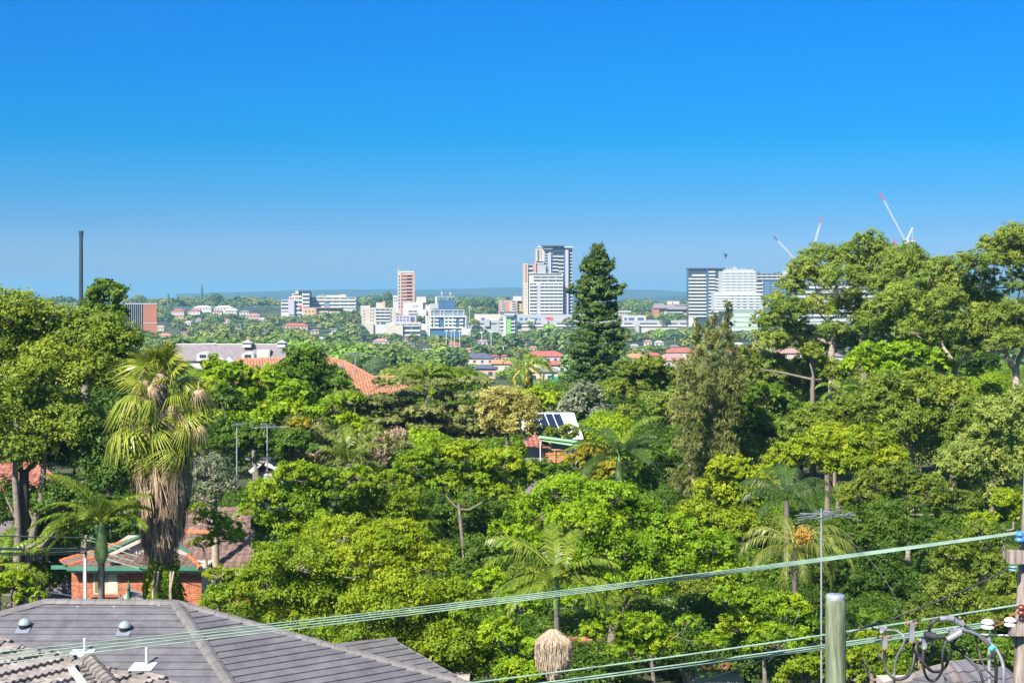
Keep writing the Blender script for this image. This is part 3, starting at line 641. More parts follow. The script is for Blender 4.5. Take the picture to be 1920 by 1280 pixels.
# light poles in the valley
LP = ((621, 625, 650, 900, 'tall white floodlight pole, leftmost pair, before the salmon flats'), (641, 626, 642, 950, 'white floodlight pole just right of the leftmost one'),
 (605, 640, 652, 850, 'short pale lamp pole low among valley trees, left of the dome-shaped tree top'), (837, 620, 643, 900, 'leftmost of four white poles over the small red roof'),
 (846, 620, 645, 900, 'second of four white poles over the small red roof'), (852, 619, 644, 890, 'third of four white poles over the small red roof'), (862, 620, 641, 910, 'rightmost of four white poles over the small red roof'),
 (903, 623, 642, 900, 'pale lamp pole before the pinkish hedge, left of the next two poles'), (921, 622, 645, 880, 'thin lamp pole directly left of the green striped block'),
 (944, 628, 662, 800, 'tallest white lamp pole, just below the green striped block'), (963, 632, 640, 900, 'short lamp pole right of the green striped block'), (880, 575, 600, 1200, 'slender grey mast on the right of the hotel block'))
for x, y0, y1, Y, lb_ in LP:
    o = thing('light_pole', lb_, 'light pole', (P(x, 0, Y).x, Y, G(Y)), 'floodlight poles in the valley')
    a = P(x, y0, Y)
    MB().tube([(a.x, Y, G(Y)), a], [.3, .2], 6).build('pole', MATS['white_paint'], o)
    MB().box(a-Vector((1.1, .25, .35)), a+Vector((1.1, .25, .35))).build('lamp_head', MATS['white_paint'], o)

LMK = [(-200, 235, 'behind the big left tree'), (235, 330, 'beside the brick slab block'), (330, 400, 'under the left ridge houses'), (400, 480, 'below the tall red roof on the ridge'), (480, 530, 'left of the stepped apartments'),
 (530, 590, 'below the stepped white apartments'), (590, 675, 'below the long white block'), (675, 745, 'in front of the cream office'), (745, 800, 'below the brick tower'), (800, 875, 'below the hotel block'), (875, 940, 'left of the green striped block'),
 (940, 985, 'near the green striped block'), (985, 1080, 'below the tallest tower'), (1080, 1170, 'behind the tall pine'), (1170, 1225, 'right of the tall pine'), (1225, 1290, 'below the brick school'), (1290, 1360, 'behind the she-oaks'), (1360, 1440, 'below the netted tower'),
 (1440, 1640, 'behind the left gum'), (1640, 1780, 'behind the middle gum'), (1780, 2200, 'behind the rightmost gum')]
CW = dict(lf_far1='mid green', lf_far2='dark blue-green', lf_far3='olive brown', lf_far4='fresh green', lf_green='deep green', lf_oliveg='olive green', lf_lime='lime green', lf_dark='dark green', lf_gum='grey-green', lf_lime2='yellow green')
def lmk(px): return [c for a, b_, c in LMK if a <= px < b_][0]
# suburban houses
HS = []
def house(label, px, py_eave, wpx, Y, roofm, wallm='cream_wall', rz=0.0, pitch=.45, storeys=1, group=None, gable=False, hpx=None, chim=False):
    if Y < 1400: Y = min((Y*(.6+.02*k) for k in range(46)), key=lambda q: abs(-(py_eave-HY)/F*q-G(q)-3.3)+abs(q-Y)*.004)
    HS.append((px, wpx, py_eave, Y)); s = Y/F; W = wpx*s; D = min(W*.8, 11); z = P(0, py_eave, Y).z; gz = G(Y)
    o = thing('house', label, 'house', ((px-960)*s, Y, gz-.5), group, rz); zb = z-(gz-.5)
    hh = D*.5*pitch
    body = ubox(o, 'wall', (-W/2, 0, 0), (W/2, D, zb), MATS[wallm])
    e = .5; q = [(-W/2-e, -e, zb), (W/2+e, -e, zb), (W/2+e, D+e, zb), (-W/2-e, D+e, zb)]
    i = 0 if gable else min(D/2, W*.3)
    q += [(-W/2-e+i, D/2, zb+hh), (W/2+e-i, D/2, zb+hh)]
    MB().add(q, [(0, 1, 5, 4), (1, 2, 5), (2, 3, 4, 5), (3, 0, 4), (0, 3, 2, 1)]).build('roof', MATS[roofm], o, world=False)
    nw = max(2, int(W/3.2))
    for k in range(nw):
        x = -W/2+W*(k+.5)/nw; ubox(o, 'window', (x-.6, -.06, zb-2.1), (x+.6, .05, zb-.9), MATS['dark_glass'])
    if chim: ubox(o, 'chimney', (W*.2, D*.4, zb+hh*.5), (W*.2+.8, D*.4+.8, zb+hh+1), MATS['far_brick'])
    return o
for a_ in (
 ('long white block high on the left ridge, left half', 379, 577, 34, 1600, 'white_paint', 'white_wall'),
 ('white block beside the tall red roof on the left ridge', 418, 577, 34, 1590, 'white_paint', 'white_wall'),
 ('white stepped house right of the white ridge blocks', 433, 582, 22, 1560, 'white_paint', 'cream_wall'),
 ('white house with chimneys at the right end of the ridge row', 458, 585, 18, 1540, 'slate_roof', 'white_wall'),
 ('house with bright red roof beside the brick slab block', 333, 583, 24, 1500, 'red_roof', 'cream_wall'),
 ('small tan house below the bright red roof', 336, 592, 16, 1480, 'pink_roof', 'tan_wall'),
 ('white gabled house with red roof at the foot of the white blocks', 364, 583, 22, 1520, 'red_roof', 'white_wall'),
 ('tall dark red roof in front of the white ridge blocks', 407, 584, 17, 1500, 'red_roof', 'white_wall'),
 ('pale brick house at the right end of the ridge', 474, 592, 26, 1480, 'pink_roof', 'pink_wall'),
 ('low tan house just right of the brick slab block', 300, 613, 15, 1100, 'tan_wall', 'cream_wall'),
 ('orange roofed house low beside the brick slab block', 308, 629, 23, 950, 'orange_roof', 'white_wall'),
 ('small red roof among dense valley trees on the left', 345, 623, 12, 1000, 'red_roof', 'pink_wall'),
 ('large salmon red hipped roof below the white stepped apartments', 553, 611, 48, 1080, 'red_roof', 'pink_wall'),
 ('small pink house with steep red roof below the cream office', 674, 638, 9, 900, 'red_roof', 'pink_wall'),
 ('white house with mauve roof below the cream office', 714, 640, 30, 900, 'pink_roof', 'white_wall'),
 ('pale red roof behind the four white poles', 850, 646, 26, 930, 'red_roof', 'pink_wall'),
 ('mauve roof below the shopping centre wall', 905, 640, 18, 1000, 'pink_roof', 'lilac_wall'),
 ('small orange roof by the tall lamp pole', 925, 651, 10, 850, 'orange_roof', 'cream_wall'),
 ('tiny orange gable right of the tall lamp pole', 985, 645, 7, 900, 'orange_roof', 'pink_wall'),
 ('white shed roof among valley trees right of the pine', 1236, 642, 16, 900, 'white_paint', 'white_wall'),
 ('wide blue-grey roofed house with cream walls', 897, 672, 58, 470, 'blue_roof', 'cream_wall'),
 ('dark blue roof in front of the wide blue-grey roofed house', 910, 691, 38, 400, 'blue_roof', 'pink_wall'),
 ('small red roof right behind the blue-grey roofed house', 928, 668, 14, 500, 'red_roof', 'pink_wall'),
 ('cream two-storey house with orange roof left of the yellow-fronded palm', 940, 682, 40, 380, 'orange_roof', 'cream_wall'),
 ('long red tiled roof behind the palm with yellow fronds', 1022, 668, 78, 460, 'red_roof', 'lilac_wall'),
 ('red roofed house between the palm and the pine', 1044, 684, 40, 400, 'red_roof', 'white_wall'),
 ('white weatherboard house low behind the palm trunk', 1016, 697, 60, 360, 'slate_roof', 'white_wall'),
 ('bright orange roof immediately right of the pine', 1192, 671, 42, 420, 'orange_roof', 'cream_wall'),
 ('pale red hipped roof second from the pine', 1226, 667, 30, 450, 'red_roof', 'pink_wall'),
 ('largest red hipped roof beside the feathery she-oaks', 1277, 661, 60, 500, 'red_roof', 'white_wall'),
 ('dusty pink roof below the largest red roof', 1262, 676, 62, 420, 'pink_roof', 'cream_wall'),
 ('white walled house partly behind the pine on the right', 1160, 690, 60, 390, 'blue_roof', 'white_wall'),
 ('red roofed house glimpsed right of the she-oaks', 1400, 662, 60, 430, 'red_roof', 'cream_wall'),
 ('mauve tiled roof under the gum branches', 1480, 662, 46, 330, 'pink_roof', 'cream_wall'),
 ('pale cottage seen between the gum trunks', 1560, 668, 40, 330, 'slate_roof', 'white_wall'),
 ('white two-storey house glimpsed through the big left tree', 30, 700, 90, 150, 'slate_roof', 'white_wall'),
): house(*a_)
rh = random.Random(17); RM = {'red_roof': 'red', 'orange_roof': 'orange', 'pink_roof': 'dusty pink', 'slate_roof': 'grey', 'white_paint': 'white', 'blue_roof': 'dark blue'}
for x, y, w_, Y_ in ((352, 604, 12, 1200), (372, 598, 10, 1300), (425, 600, 12, 1250), (447, 611, 11, 1100), (492, 598, 12, 1300), (498, 622, 12, 980), (440, 628, 11, 950), (590, 620, 16, 1000), 
     (628, 618, 12, 1000), (600, 634, 12, 900), (770, 646, 15, 860), (800, 652, 14, 820), (880, 655, 14, 800), (948, 668, 16, 560), (1000, 652, 14, 800), (1150, 652, 18, 800), (1190, 648, 14, 840), (1215, 640, 14, 900), (1385, 646, 20, 800), (1420, 640, 20, 850), (760, 634, 10, 950), (1265, 650, 18, 760)):
    rm_ = rh.choice(list(RM)); house(f'tiny house with {RM[rm_]} roof, {["lower", "middle", "upper"][0 if y > 640 else 1 if y > 612 else 2]} slope, {lmk(x)}', x, y, w_, Y_, rm_, rh.choice(['cream_wall', 'white_wall', 'pink_wall']), group='tiny houses among the valley trees')
o = thing('tent', 'teal shade canopy beside the pine', 'canopy', P(1036, 716, 330))
MB().slab([P(1026, 716, 330), P(1050, 718, 330), P(1046, 706, 334), P(1036, 704, 334)], (0, 0, -.15)).build('canopy', mat('teal', (.02, .30, .24), .7), o)
for x in (1027, 1049): MB().bar(P(x, 717, 330), (P(x, 0, 330).x, 330, G(330)), .1).build('post', MATS['steel'], o)
# far clusters on the distant shore and hills
for i, (x, y, w_, h_) in enumerate(((1226, 550, 7, 5), (1238, 550, 3, 5), (1254, 549, 6, 4), (1268, 549, 4, 5), (1212, 552, 5, 3), (1206, 560, 3, 2), (1273, 557, 4, 3), (460, 552.5, 4, 3), (333, 558, 3, 3))):
    o = ubox(None, 'distant_building', (P(x, 0, 6500).x, 6500, P(0, y+h_, 6500).z-8), (P(x+w_, 0, 6500).x, 6530, P(0, y, 6500).z), MATS['white_wall'])
    tag(o, ['tiny pale block on the far hills right of the pine', 'tiny white shape on the bay by the left ridge'][i > 6], 'building', 'distant pale blocks')
for i in range(12):
    x = 476+i*4.6; o = ubox(None, 'distant_building', (P(x, 0, 7000).x, 7000, -66), (P(x+3, 0, 7000).x, 7040, P(0, 552.2-.5*(i % 3), 7000).z), MATS['white_wall'])
    tag(o, 'tiny white building in the row along the far shore of the bay', 'building', 'white row on the far shore')

# slate roofed complex with cupolas
Y = 340; s = Y/F
b = B('slate_roofed_building', 'long purple-grey slate roofed building with white dormers and cupolas', 'building', 330, Y)
b.box('wall', 322, 540, 674, None, 'white_wall', 0, 12)
def slope(bb, pts, m, name='roof', th=.2):
    """pts: (px, py, depth)"""
    return MB().slab([(bb.X(x), d, bb.Z(y)) for x, y, d in pts], (0, 0, -th)).build(name, MATS[m], bb.o, world=False)
slope(b, [(320, 675, -.5), (545, 675, -.5), (522, 648, 6), (320, 648, 6)], 'slate_roof')
slope(b, [(505, 676, -2), (552, 676, -2), (536, 650, 4), (514, 650, 4)], 'slate_roof')
slope(b, [(388, 676, -1.5), (455, 676, -1.5), (430, 655, 3), (395, 652, 4)], 'slate_roof')
b.box('ridge_wall', 320, 530, 645.8, 648, 'white_wall', 5.8, 6.4); b.box('ridge_wall', 370, 395, 644.8, 648, 'white_paint', 5.6, 5.79)
for x0, x1 in ((448, 468), (514, 533)):
    b.box('cupola_wall', x0+2, x1-2, 643.5, 652, 'white_wall', 3, 5.4)
    q = [(b.X(x0), 2.6, b.Z(643.5)), (b.X(x1), 2.6, b.Z(643.5)), (b.X(x1), 5.8, b.Z(643.5)), (b.X(x0), 5.8, b.Z(643.5)), (b.X((x0+x1)/2), 4.2, b.Z(637.5))]
    MB().add(q, [(0, 1, 4), (1, 2, 4), (2, 3, 4), (3, 0, 4), (3, 2, 1, 0)]).build('cupola_roof', MATS['grey_wall'], b.o, world=False)
for x0 in (371, 455):
    pr = [(x0, 676), (x0+23, 676), (x0+23, 666)]+[(x0+11.5+11.5*math.cos(a), 666-6.5*math.sin(a)) for a in np.linspace(0, math.pi, 9)[1:-1]]+[(x0, 666)]
    MB().slab([(b.X(x), -1.6, b.Z(y)) for x, y in pr], (0, 4.5, 0)).build('dormer', MATS['white_wall'], b.o, world=False)
    for k in range(4): b.box('window', x0+6+k*3.1, x0+8.4+k*3.1, 664, 669.5, 'dark_glass', -1.75, -1.6)
for x0, x1, y0, y1 in ((421, 446, 667, 678), (484, 515, 668, 676)):
    MB().slab([(b.X(x0), -3, b.Z(y1)), (b.X(x1), -3, b.Z(y1)), (b.X((x0+x1)/2), -3, b.Z(y0))], (0, 3, 0)).build('gable', MATS['white_wall'], b.o, world=False)
b.box('stair_room', 482, 506, 656, 670, 'white_wall', -.5, 3); b.box('stair_wall', 492, 504, 660, 669, 'cream_wall', -.6, -.5)
MB().bar((b.X(408), -2.6, b.Z(662)), (b.X(424), -2.6, b.Z(676)), .5).build('barge_board', MATS['white_paint'], b.o, world=False)

# ---------------- tiled roofs
def frame3(n):
    n = Vector(n).normalized(); u = Vector((n.y, -n.x, 0))
    u = u.normalized()
    if u.x < 0: u = -u
    v = u.cross(n)
    if v.z > 0: v = -v
    return u, v, n
def on_plane(px, py, A, n):
    d = Vector(((px-960)/F, 1, -(py-HY)/F)); return d*(A.dot(n)/d.dot(n))
def clip(poly, x0, x1, y0, y1):
    for ax, lim, sg in ((0, x0, 1), (0, x1, -1), (1, y0, 1), (1, y1, -1)):
        out = []
        for i in range(len(poly)):
            a = poly[i-1]; b_ = poly[i]; da = (a[ax]-lim)*sg; db = (b_[ax]-lim)*sg
            if (da >= 0) != (db >= 0): t = da/(da-db); out.append((a[0]+(b_[0]-a[0])*t, a[1]+(b_[1]-a[1])*t))
            if db >= 0: out.append(b_)
        poly = out
        if len(poly) < 3: return []
    return poly
def tile_mesh(tw, th, thick, waves, amp, name='tile'):
    m = MB(); n = max(1, waves*8); lap = .06
    def hz_(x): return amp*(.5-.5*math.cos(2*math.pi*waves*x/tw))**1.5 if waves else 0
    T = []; Bt = []; T2 = []
    for i in range(n+1):
        x = .0012+(tw-.0024)*i/n; h = hz_(x); T.append((x, -.0-lap, .006+h)); T2.append((x, th, thick+h)); Bt.append((x, th, max(-.004, h-.006) if waves else .001))
    vs_ = T+T2+Bt; k = n+1
    fs = [(i, i+k, i+k+1, i+1) for i in range(n)]+[(i+k, i+2*k, i+2*k+1, i+k+1) for i in range(n)]
    fs += [(0, 2*k, k), (n, 2*k-1, 3*k-1)]
    m.add(vs_, fs); me = bpy.data.meshes.new(name); me.from_pydata(m.v, [], m.f); me.update(); return me
def tile_plane(root, A, n, poly_px, tw, th, m, thick=.03, waves=0, amp=.03, limit=300, stagger=.5, deck='black_steel', frac_clip=True, name='tile', near=None):
    """lay tiles on the plane (A, n) inside a polygon given by where its corners stand in the photo"""
    u, v, nn = frame3(n); pts = [on_plane(x, y, A, nn) for x, y in poly_px]; O = pts[0].copy()
    loc = Vector(root.location); uv = [((p-O).dot(u), (p-O).dot(v)) for p in pts]
    MB().poly([p-nn*.012 for p in pts]).build('roof_deck', MATS[deck], root)
    shared = tile_mesh(tw, th, thick, waves, amp); shared.materials.append(m)
    flip = u.cross(v).dot(nn) < 0; M = Matrix((u, v, nn)).transposed().to_4x4()
    us = [a[0] for a in uv]; vv = [a[1] for a in uv]; rest = MB(); cnt = 0; todo = []
    j = math.floor(min(vv)/th)
    while j*th < max(vv):
        i = math.floor(min(us)/tw)-1
        while i*tw < max(us)+tw:
            x0 = i*tw+(j % 2)*tw*stagger; y0 = j*th; c = clip(list(uv), x0, x0+tw, y0, y0+th)
            if len(c) >= 3:
                ar = abs(sum(c[k-1][0]*c[k][1]-c[k][0]*c[k-1][1] for k in range(len(c))))/2
                if ar > .02*tw*th: todo.append((x0, y0, c, ar))
            i += 1
        j += 1
    if near: todo.sort(key=lambda q: (O+u*q[0]+v*q[1]-near).length)
    rnd_ = random.Random(5)
    for x0, y0, c, ar in todo:
        full = ar > .97*tw*th or (waves and ar > .5*tw*th); pos = O+u*x0+v*y0
        if full and cnt < limit:
            o = link(name, shared, root, m); o.matrix_local = Matrix.Translation(pos-loc+nn*rnd_.uniform(0, .004)) @ M @ Matrix.Rotation(rnd_.uniform(-.006, .006), 4, 'Z'); cnt += 1
        elif full:
            rest.add([O+u*(x0+q.co.x)+v*(y0+q.co.y)+nn*q.co.z for q in shared.vertices], [tuple(p.vertices) for p in shared.polygons])
        elif not waves or ar > .2*tw*th:
            def W(p, h): return O+u*p[0]+v*p[1]+nn*h
            top = [W(p, .006+(p[1]-y0)/th*(thick-.006)+(amp*.4 if waves else 0)) for p in c]; bt = [W(p, .0) for p in c]; k = len(c)
            q = MB().add(top+bt, [tuple(range(k))]+[(a, (a+1) % k, (a+1) % k+k, a+k) for a in range(k)])
            if cnt < limit: q.build(name, m, root); cnt += 1
            else: rest.add(q.v, q.f)
    if rest.v: rest.build('tiling', m, root, kind='stuff')
    return pts, u, v, nn
def caps(root, A, Bp, w, h, step, m, up=Vector((0, 0, 1)), name='ridge_tile', lift=.02, bump_=.025):
    d = (Bp-A); L = d.length; d.normalize(); side = d.cross(up).normalized(); upn = side.cross(d)
    me = bpy.data.meshes.new(name); s1 = step*1.04
    pr = [(-w/2, -h), (-w/2*.62, 0), (0, h*.35), (w/2*.62, 0), (w/2, -h)]
    V = [(0, y, z) for y, z in pr]+[(s1, y*1.06, z+bump_) for y, z in pr]+[(s1, y*1.06, z-.03+bump_) for y, z in pr]
    me.from_pydata(V, [], [(i, i+1, i+6, i+5) for i in range(4)]+[(i+5, i+6, i+11, i+10) for i in range(4)]); me.update(); me.materials.append(m)
    M = Matrix((d, side, upn)).transposed().to_4x4(); k = int(L/step)
    for i in range(k+1):
        o = link(name, me, root, m); o.matrix_local = Matrix.Translation(A+d*(i*step)+upn*lift-Vector(root.location)) @ M
mt_grey = objvar(mat('grey_tile', (.090, .084, .094), .62, .12, 1.6, bump=.12, c2=(.135, .127, .134), coord='World'), .05)
mt_cap = objvar(mat('grey_cap', (.10, .092, .094), .7, .12, 3, bump=.15, c2=(.145, .13, .125), coord='World'), .06)
mt_old = objvar(mat('old_tile', (.14, .12, .11), .85, .3, 5, bump=.25, c2=(.23, .20, .185), coord='World'), .12)
mt_oldcap = objvar(mat('old_cap', (.12, .10, .09), .85, .3, 4, bump=.3, c2=(.20, .17, .155), coord='World'), .12)
mt_brown = objvar(mat('brown_tile', (.12, .07, .055), .85, .3, 3, bump=.2, c2=(.20, .125, .10), coord='World'), .18)
mt_terra = objvar(mat('terracotta_tile', (.29, .12, .065), .8, .2, 2, bump=.1, c2=(.39, .185, .105), coord='World'), .12)
mt_orange = objvar(mat('orange_cap', (.42, .11, .04), .8, .2, 4, bump=.2), .1)
mt_red = objvar(mat('red_tile', (.22, .07, .05), .85, .35, 3, bump=.2, c2=(.36, .14, .09), coord='World'), .2)
mt_dgrey = objvar(mat('dark_tile', (.10, .092, .10), .8, .2, 2, bump=.2, coord='World'), .2)

# foreground: grey concrete tiled house
Yg = 45; A1 = P(330, 1130, Yg); p1, q1 = .45, .371
hA = thing('tiled_house', 'grey flat-tiled hipped roof with two domed skylights in the left foreground', 'house', (A1.x, Yg, -14.6))
n1 = Vector((0, -p1, 1)); n2 = Vector((q1*.56, -q1*.83, 1))
poly1 = [(85, 1128), (330, 1130), (430, 1281), (470, 1340), (-120, 1340), (-120, 1181)]
tile_plane(hA, A1, n1, poly1, .42, .33, mt_grey, thick=.045, near=P(200, 1180, 45), limit=190)
poly2 = [(330, 1130), (890, 1286), (960, 1345), (474, 1345), (430, 1281)]
tile_plane(hA, A1, n2, poly2, .42, .33, mt_grey, thick=.05, near=P(450, 1200, 44), limit=110)
N1 = n1.normalized(); N2 = n2.normalized()
caps(hA, P(85, 1128, Yg)+Vector((-.1, 0, .02)), A1+Vector((-.25, 0, .02)), .34, .10, .42, mt_cap, lift=.05, bump_=.012)
e1 = on_plane(433, 1285, A1, N1)
caps(hA, A1+Vector((0, 0, .03)), e1+Vector((0, 0, .05)), .42, .09, .44, mt_cap, lift=.05, bump_=.008)
caps(hA, A1+Vector((0, 0, .03)), on_plane(890, 1286, A1, N2)+Vector((0, 0, .03)), .30, .12, .44, mt_cap, lift=.04, bump_=.012)
caps(hA, P(85, 1128, Yg)+Vector((0, 0, .03)), on_plane(-60, 1166, P(85, 1128, Yg), N1), .30, .1, .44, mt_cap, lift=.04, bump_=.012)
A3 = P(735, 1197, 50)
hB = thing('tiled_wing', 'smaller grey tiled roof wing poking out behind the foreground roof', 'house', (A3.x, 50, -15.5))
tile_plane(hB, A3, n2, [(600, 1209), (735, 1197), (895, 1290), (905, 1330), (700, 1330)], .42, .33, mt_grey, thick=.05, limit=90)
caps(hB, on_plane(610, 1210, A3, N2), A3, .22, .08, .44, mt_cap, lift=.02, bump_=.008); caps(hB, A3, on_plane(895, 1290, A3, N2), .12, .06, .44, mt_cap, lift=.01, bump_=.008)
for hx, x0, x1, yy in ((hA, -16, -4.6, 43.5), (hB, -6, -1.5, 49)):
    MB().box((x0, yy, -14.9), (x1, yy+6, -13.1 if hx is hA else -13.6)).build('wall', MATS['cream_wall'], hx)
# domed skylights, vent pipes
leafmat('x', [(0, 0, 0), (0, 0, 0)])
mglass = bpy.data.materials.new('dome_acrylic'); mglass.use_nodes = True; bb_ = mglass.node_tree.nodes['Principled BSDF']
_t = mglass.node_tree; _n = _t.nodes.new('ShaderNodeTexVoronoi'); _n.inputs['Scale'].default_value = 18; _r = _t.nodes.new('ShaderNodeValToRGB'); _r.color_ramp.elements[0].color = (.45, .50, .46, 1); _r.color_ramp.elements[1].color = (.12, .17, .16, 1)
_t.links.new(_n.outputs['Distance'], _r.inputs[0]); _t.links.new(_r.outputs[0], bb_.inputs['Base Color']); bb_.inputs['Roughness'].default_value = .1; bb_.inputs['Metallic'].default_value = .2; bb_.inputs['Coat Weight'].default_value = .5
for px, py, lab in ((46, 1172, 'clear domed skylight nearest the left edge on the grey roof'), (234, 1177, 'clear domed skylight in the middle of the grey roof')):
    c = on_plane(px, py+5, A1, N1); o = thing('roof_skylight', lab, 'skylight', c, 'domed skylights on the grey roof')
    MB().lathe(c+Vector((0, 0, -.05)), [(.16, 0), (.175, .14), (.205, .155), (.205, .175), (.17, .18)], 20).build('collar', MATS['black_steel'], o)
    MB().lathe(c+Vector((0, 0, .125)), [(.195*math.cos(a), .195*math.sin(a)*.95) for a in np.linspace(0, 1.52, 8)], 20).build('dome', mglass, o)
    u, v, _ = frame3(n1); k = .21; q = c+N1*.055
    MB().slab([q-u*k-v*k, q+u*k-v*k, q+u*k+v*k*1.5, q-u*k+v*k*1.5], -N1*.02).build('flashing', mat('lead', (.16, .17, .21), .5), o)
for px, py0, py1, lab in ((159, 1195, 1224, 'white vent pipe left on the grey roof, above the old ridge caps'), (275, 1212, 1249, 'white vent pipe standing right on the grey roof with pale flashing')):
    c = on_plane(px, py1, A1, N1); s = c.y/F; o = thing('vent_pipe', lab, 'vent pipe', c, 'vent pipes on the grey roof'); h = (py1-py0)*s
    MB().tube([c-Vector((0, 0, .05)), c+Vector((0, 0, h*.86))], .045, 12).build('pipe', MATS['white_paint'], o)
    MB().lathe(c+Vector((0, 0, h*.86)), [(.052, 0), (.052, h*.08), (.02, h*.14)], 12).build('cap', MATS['white_paint'], o)
    u, v, _ = frame3(n1); q = c+N1*.058+v*.02
    MB().slab([q-u*.38-v*.14, q+u*.30-v*.14, q+u*.18+v*.22, q-u*.5+v*.22], -N1*.015).build('flashing', mat('pale_flash', (.50, .56, .62), .5), o)

for i, (x, y) in enumerate(((146, 1137), (214, 1137), (298, 1135))):
    c = on_plane(x, y, A1+N1*.05, N1); MB().box(c-Vector((.05, .02, .002)), c+Vector((.04, .02, .012))).build('bird_dropping', MATS['white_paint'], hA)  # small white bird-dropping marks added on the grey tiles
# foreground: old S-tiled roof, bottom-left corner
Yo = 24; A2 = P(70, 1240, Yo); no = Vector((.8*.12, -.6*.12, 1)); No = no.normalized()
hC = thing('tiled_house', 'weathered pale brown corrugated tile roof in the bottom left corner', 'house', (A2.x, Yo, -14.4))
tile_plane(hC, A2, no, [(-90, 1181), (0, 1204), (140, 1238), (150, 1256), (185, 1330), (-120, 1330)], .40, .42, mt_old, thick=.075, waves=3, amp=.034, stagger=0, limit=190)
tile_plane(hC, A2, no, [(190, 1247), (316, 1280), (420, 1310), (240, 1330), (222, 1290)], .40, .42, mt_old, thick=.075, waves=3, amp=.034, stagger=0, limit=60)
caps(hC, on_plane(-90, 1187, A2, No), on_plane(400, 1310, A2, No), .20, .08, .37, mt_oldcap, lift=.05, bump_=.035)
caps(hC, on_plane(163, 1243, A2, No)+Vector((0, 0, .05)), on_plane(228, 1315, A2, No)+Vector((0, 0, .05)), .33, .15, .17, mt_oldcap, lift=.09, bump_=.022)
tile_plane(hC, A2+No*.05, no, [(144, 1240), (170, 1243), (214, 1305), (170, 1305)], .16, .17, mt_oldcap, thick=.04, stagger=.3, limit=60)
a_, b_ = on_plane(133, 1249, A2+No*.1, No), on_plane(162, 1290, A2+No*.1, No)
MB().slab([a_-Vector((.06, 0, 0)), a_+Vector((.06, 0, 0)), b_+Vector((.09, 0, 0)), b_-Vector((.07, 0, 0))], (0, 0, -.03)).build('valley_flashing', mat('pale_flash', (.5, .56, .62)), hC)
MB().box((-9.0, 22.8, -14.6), (-7.2, 24, -7.2)).build('wall', MATS['cream_wall'], hC)

# bottom-right dark tiled roof
A4 = P(1775, 1246, 28); n4 = Vector((.12, -.36, 1)); hD = thing('tiled_house', 'dark grey corrugated tile roof in the bottom right corner', 'house', (A4.x, 28, -14))
tile_plane(hD, A4, n4, [(1775, 1245), (1822, 1243), (1905, 1268), (1960, 1300), (1850, 1330), (1800, 1330), (1770, 1270)], .3, .33, mt_dgrey, thick=.04, waves=1, amp=.035, stagger=0, limit=120)
n5 = Vector((-.25, -.33, 1))
tile_plane(hD, A4, n5, [(1775, 1245), (1797, 1280), (1815, 1330), (1640, 1330), (1680, 1279)], .3, .33, mt_dgrey, thick=.04, waves=0, limit=100)
caps(hD, A4, on_plane(1800, 1285, A4, n4.normalized()), .3, .1, .33, mt_oldcap, lift=.05); caps(hD, A4, on_plane(1680, 1279, A4, n5.normalized()), .25, .08, .33, mt_oldcap, lift=.03)
MB().box((8.2, 28.5, -14), (9.6, 32, -8.6)).build('wall', MATS['cream_wall'], hD)

# ---------------- brick house on the left
Yb = 61; s = Yb/F
hE = thing('brick_house', 'orange brick house with brown tiled roof and green gutters behind the fan palm', 'house', (P(134, 0, Yb).x, Yb, G(Yb)-.5))
zt = P(0, 1070, Yb).z; x0 = P(134, 0, Yb).x; x1 = P(378, 0, Yb).x; zb = G(Yb)-1
mortar = mat('mortar', (.42, .36, .30), .9, .15, 8); mbr = objvar(mat('brick_orange', (.38, .11, .05), .85, .3, 5, bump=.3, c2=(.50, .18, .09), coord='World'), .22)
MB().box((x0+.012, Yb+.012, zb), (x1-.012, Yb+9, zt)).build('wall', mortar, hE)
bw, bh = .24, .086; bm = MB().box((.005, 0, .005), (bw-.005, .05, bh-.005)); bme = bpy.data.meshes.new('brick'); bme.from_pydata(bm.v, [], bm.f); bme.update(); bme.materials.append(mbr)
wx0, wx1, wz0, wz1 = P(175, 0, Yb).x, P(222, 0, Yb).x, P(0, 1113, Yb).z, P(0, 1071, Yb).z
rest = MB(); cnt = 0; j = 0; loc = Vector(hE.location)
while zt-(j+1)*bh > zb:
    x = x0-(j % 2)*bw/2; z = zt-(j+1)*bh
    while x < x1:
        a = max(x, x0); b2 = min(x+bw, x1)
        inw = (b2 > wx0 and a < wx1 and z < wz1 and z+bh > wz0)
        if inw:
            for a3, b3 in ((a, min(b2, wx0)), (max(a, wx1), b2)):
                if b3-a3 > .03: rest.box((a3+.004, Yb-.012, z+.005), (b3-.004, Yb+.04, z+bh-.005))
        if b2-a > .06 and not inw:
            vis = j < 17 and (x < P(300, 0, Yb).x or x > P(335, 0, Yb).x)
            if b2-a > bw-.01 and vis and cnt < 300:
                o = link('brick', bme, hE, mbr); o.location = Vector((x, Yb-.012, z))-loc; cnt += 1
            else: rest.box((a+.005, Yb-.012, z+.005), (b2-.005, Yb+.04, z+bh-.005))
        x += bw
    j += 1
rest.build('brickwork', mbr, hE, kind='stuff')
MB().box((x0-.012, Yb+.06, zb), (x0+.008, Yb+9, zt)).build('side_wall', mbr, hE)
MB().box((wx0, Yb-.03, wz0), (wx1, Yb+.06, wz1)).build('window_frame', MATS['cream_wall'], hE)
MB().box((wx0+.08, Yb-.05, wz0+.08), (P(196, 0, Yb).x, Yb-.031, wz1-.08)).build('window_pane', mat('blind_dark', (.16, .12, .07), .5), hE)
MB().box((P(204, 0, Yb).x, Yb-.05, wz0+.08), (wx1-.06, Yb-.031, wz1-.08)).build('window_pane', mat('blind_cream', (.62, .50, .30), .7), hE)
MB().box((wx0-.1, Yb-.09, wz0-.12), (wx1+.1, Yb+.02, wz0)).build('window_sill', mbr, hE)
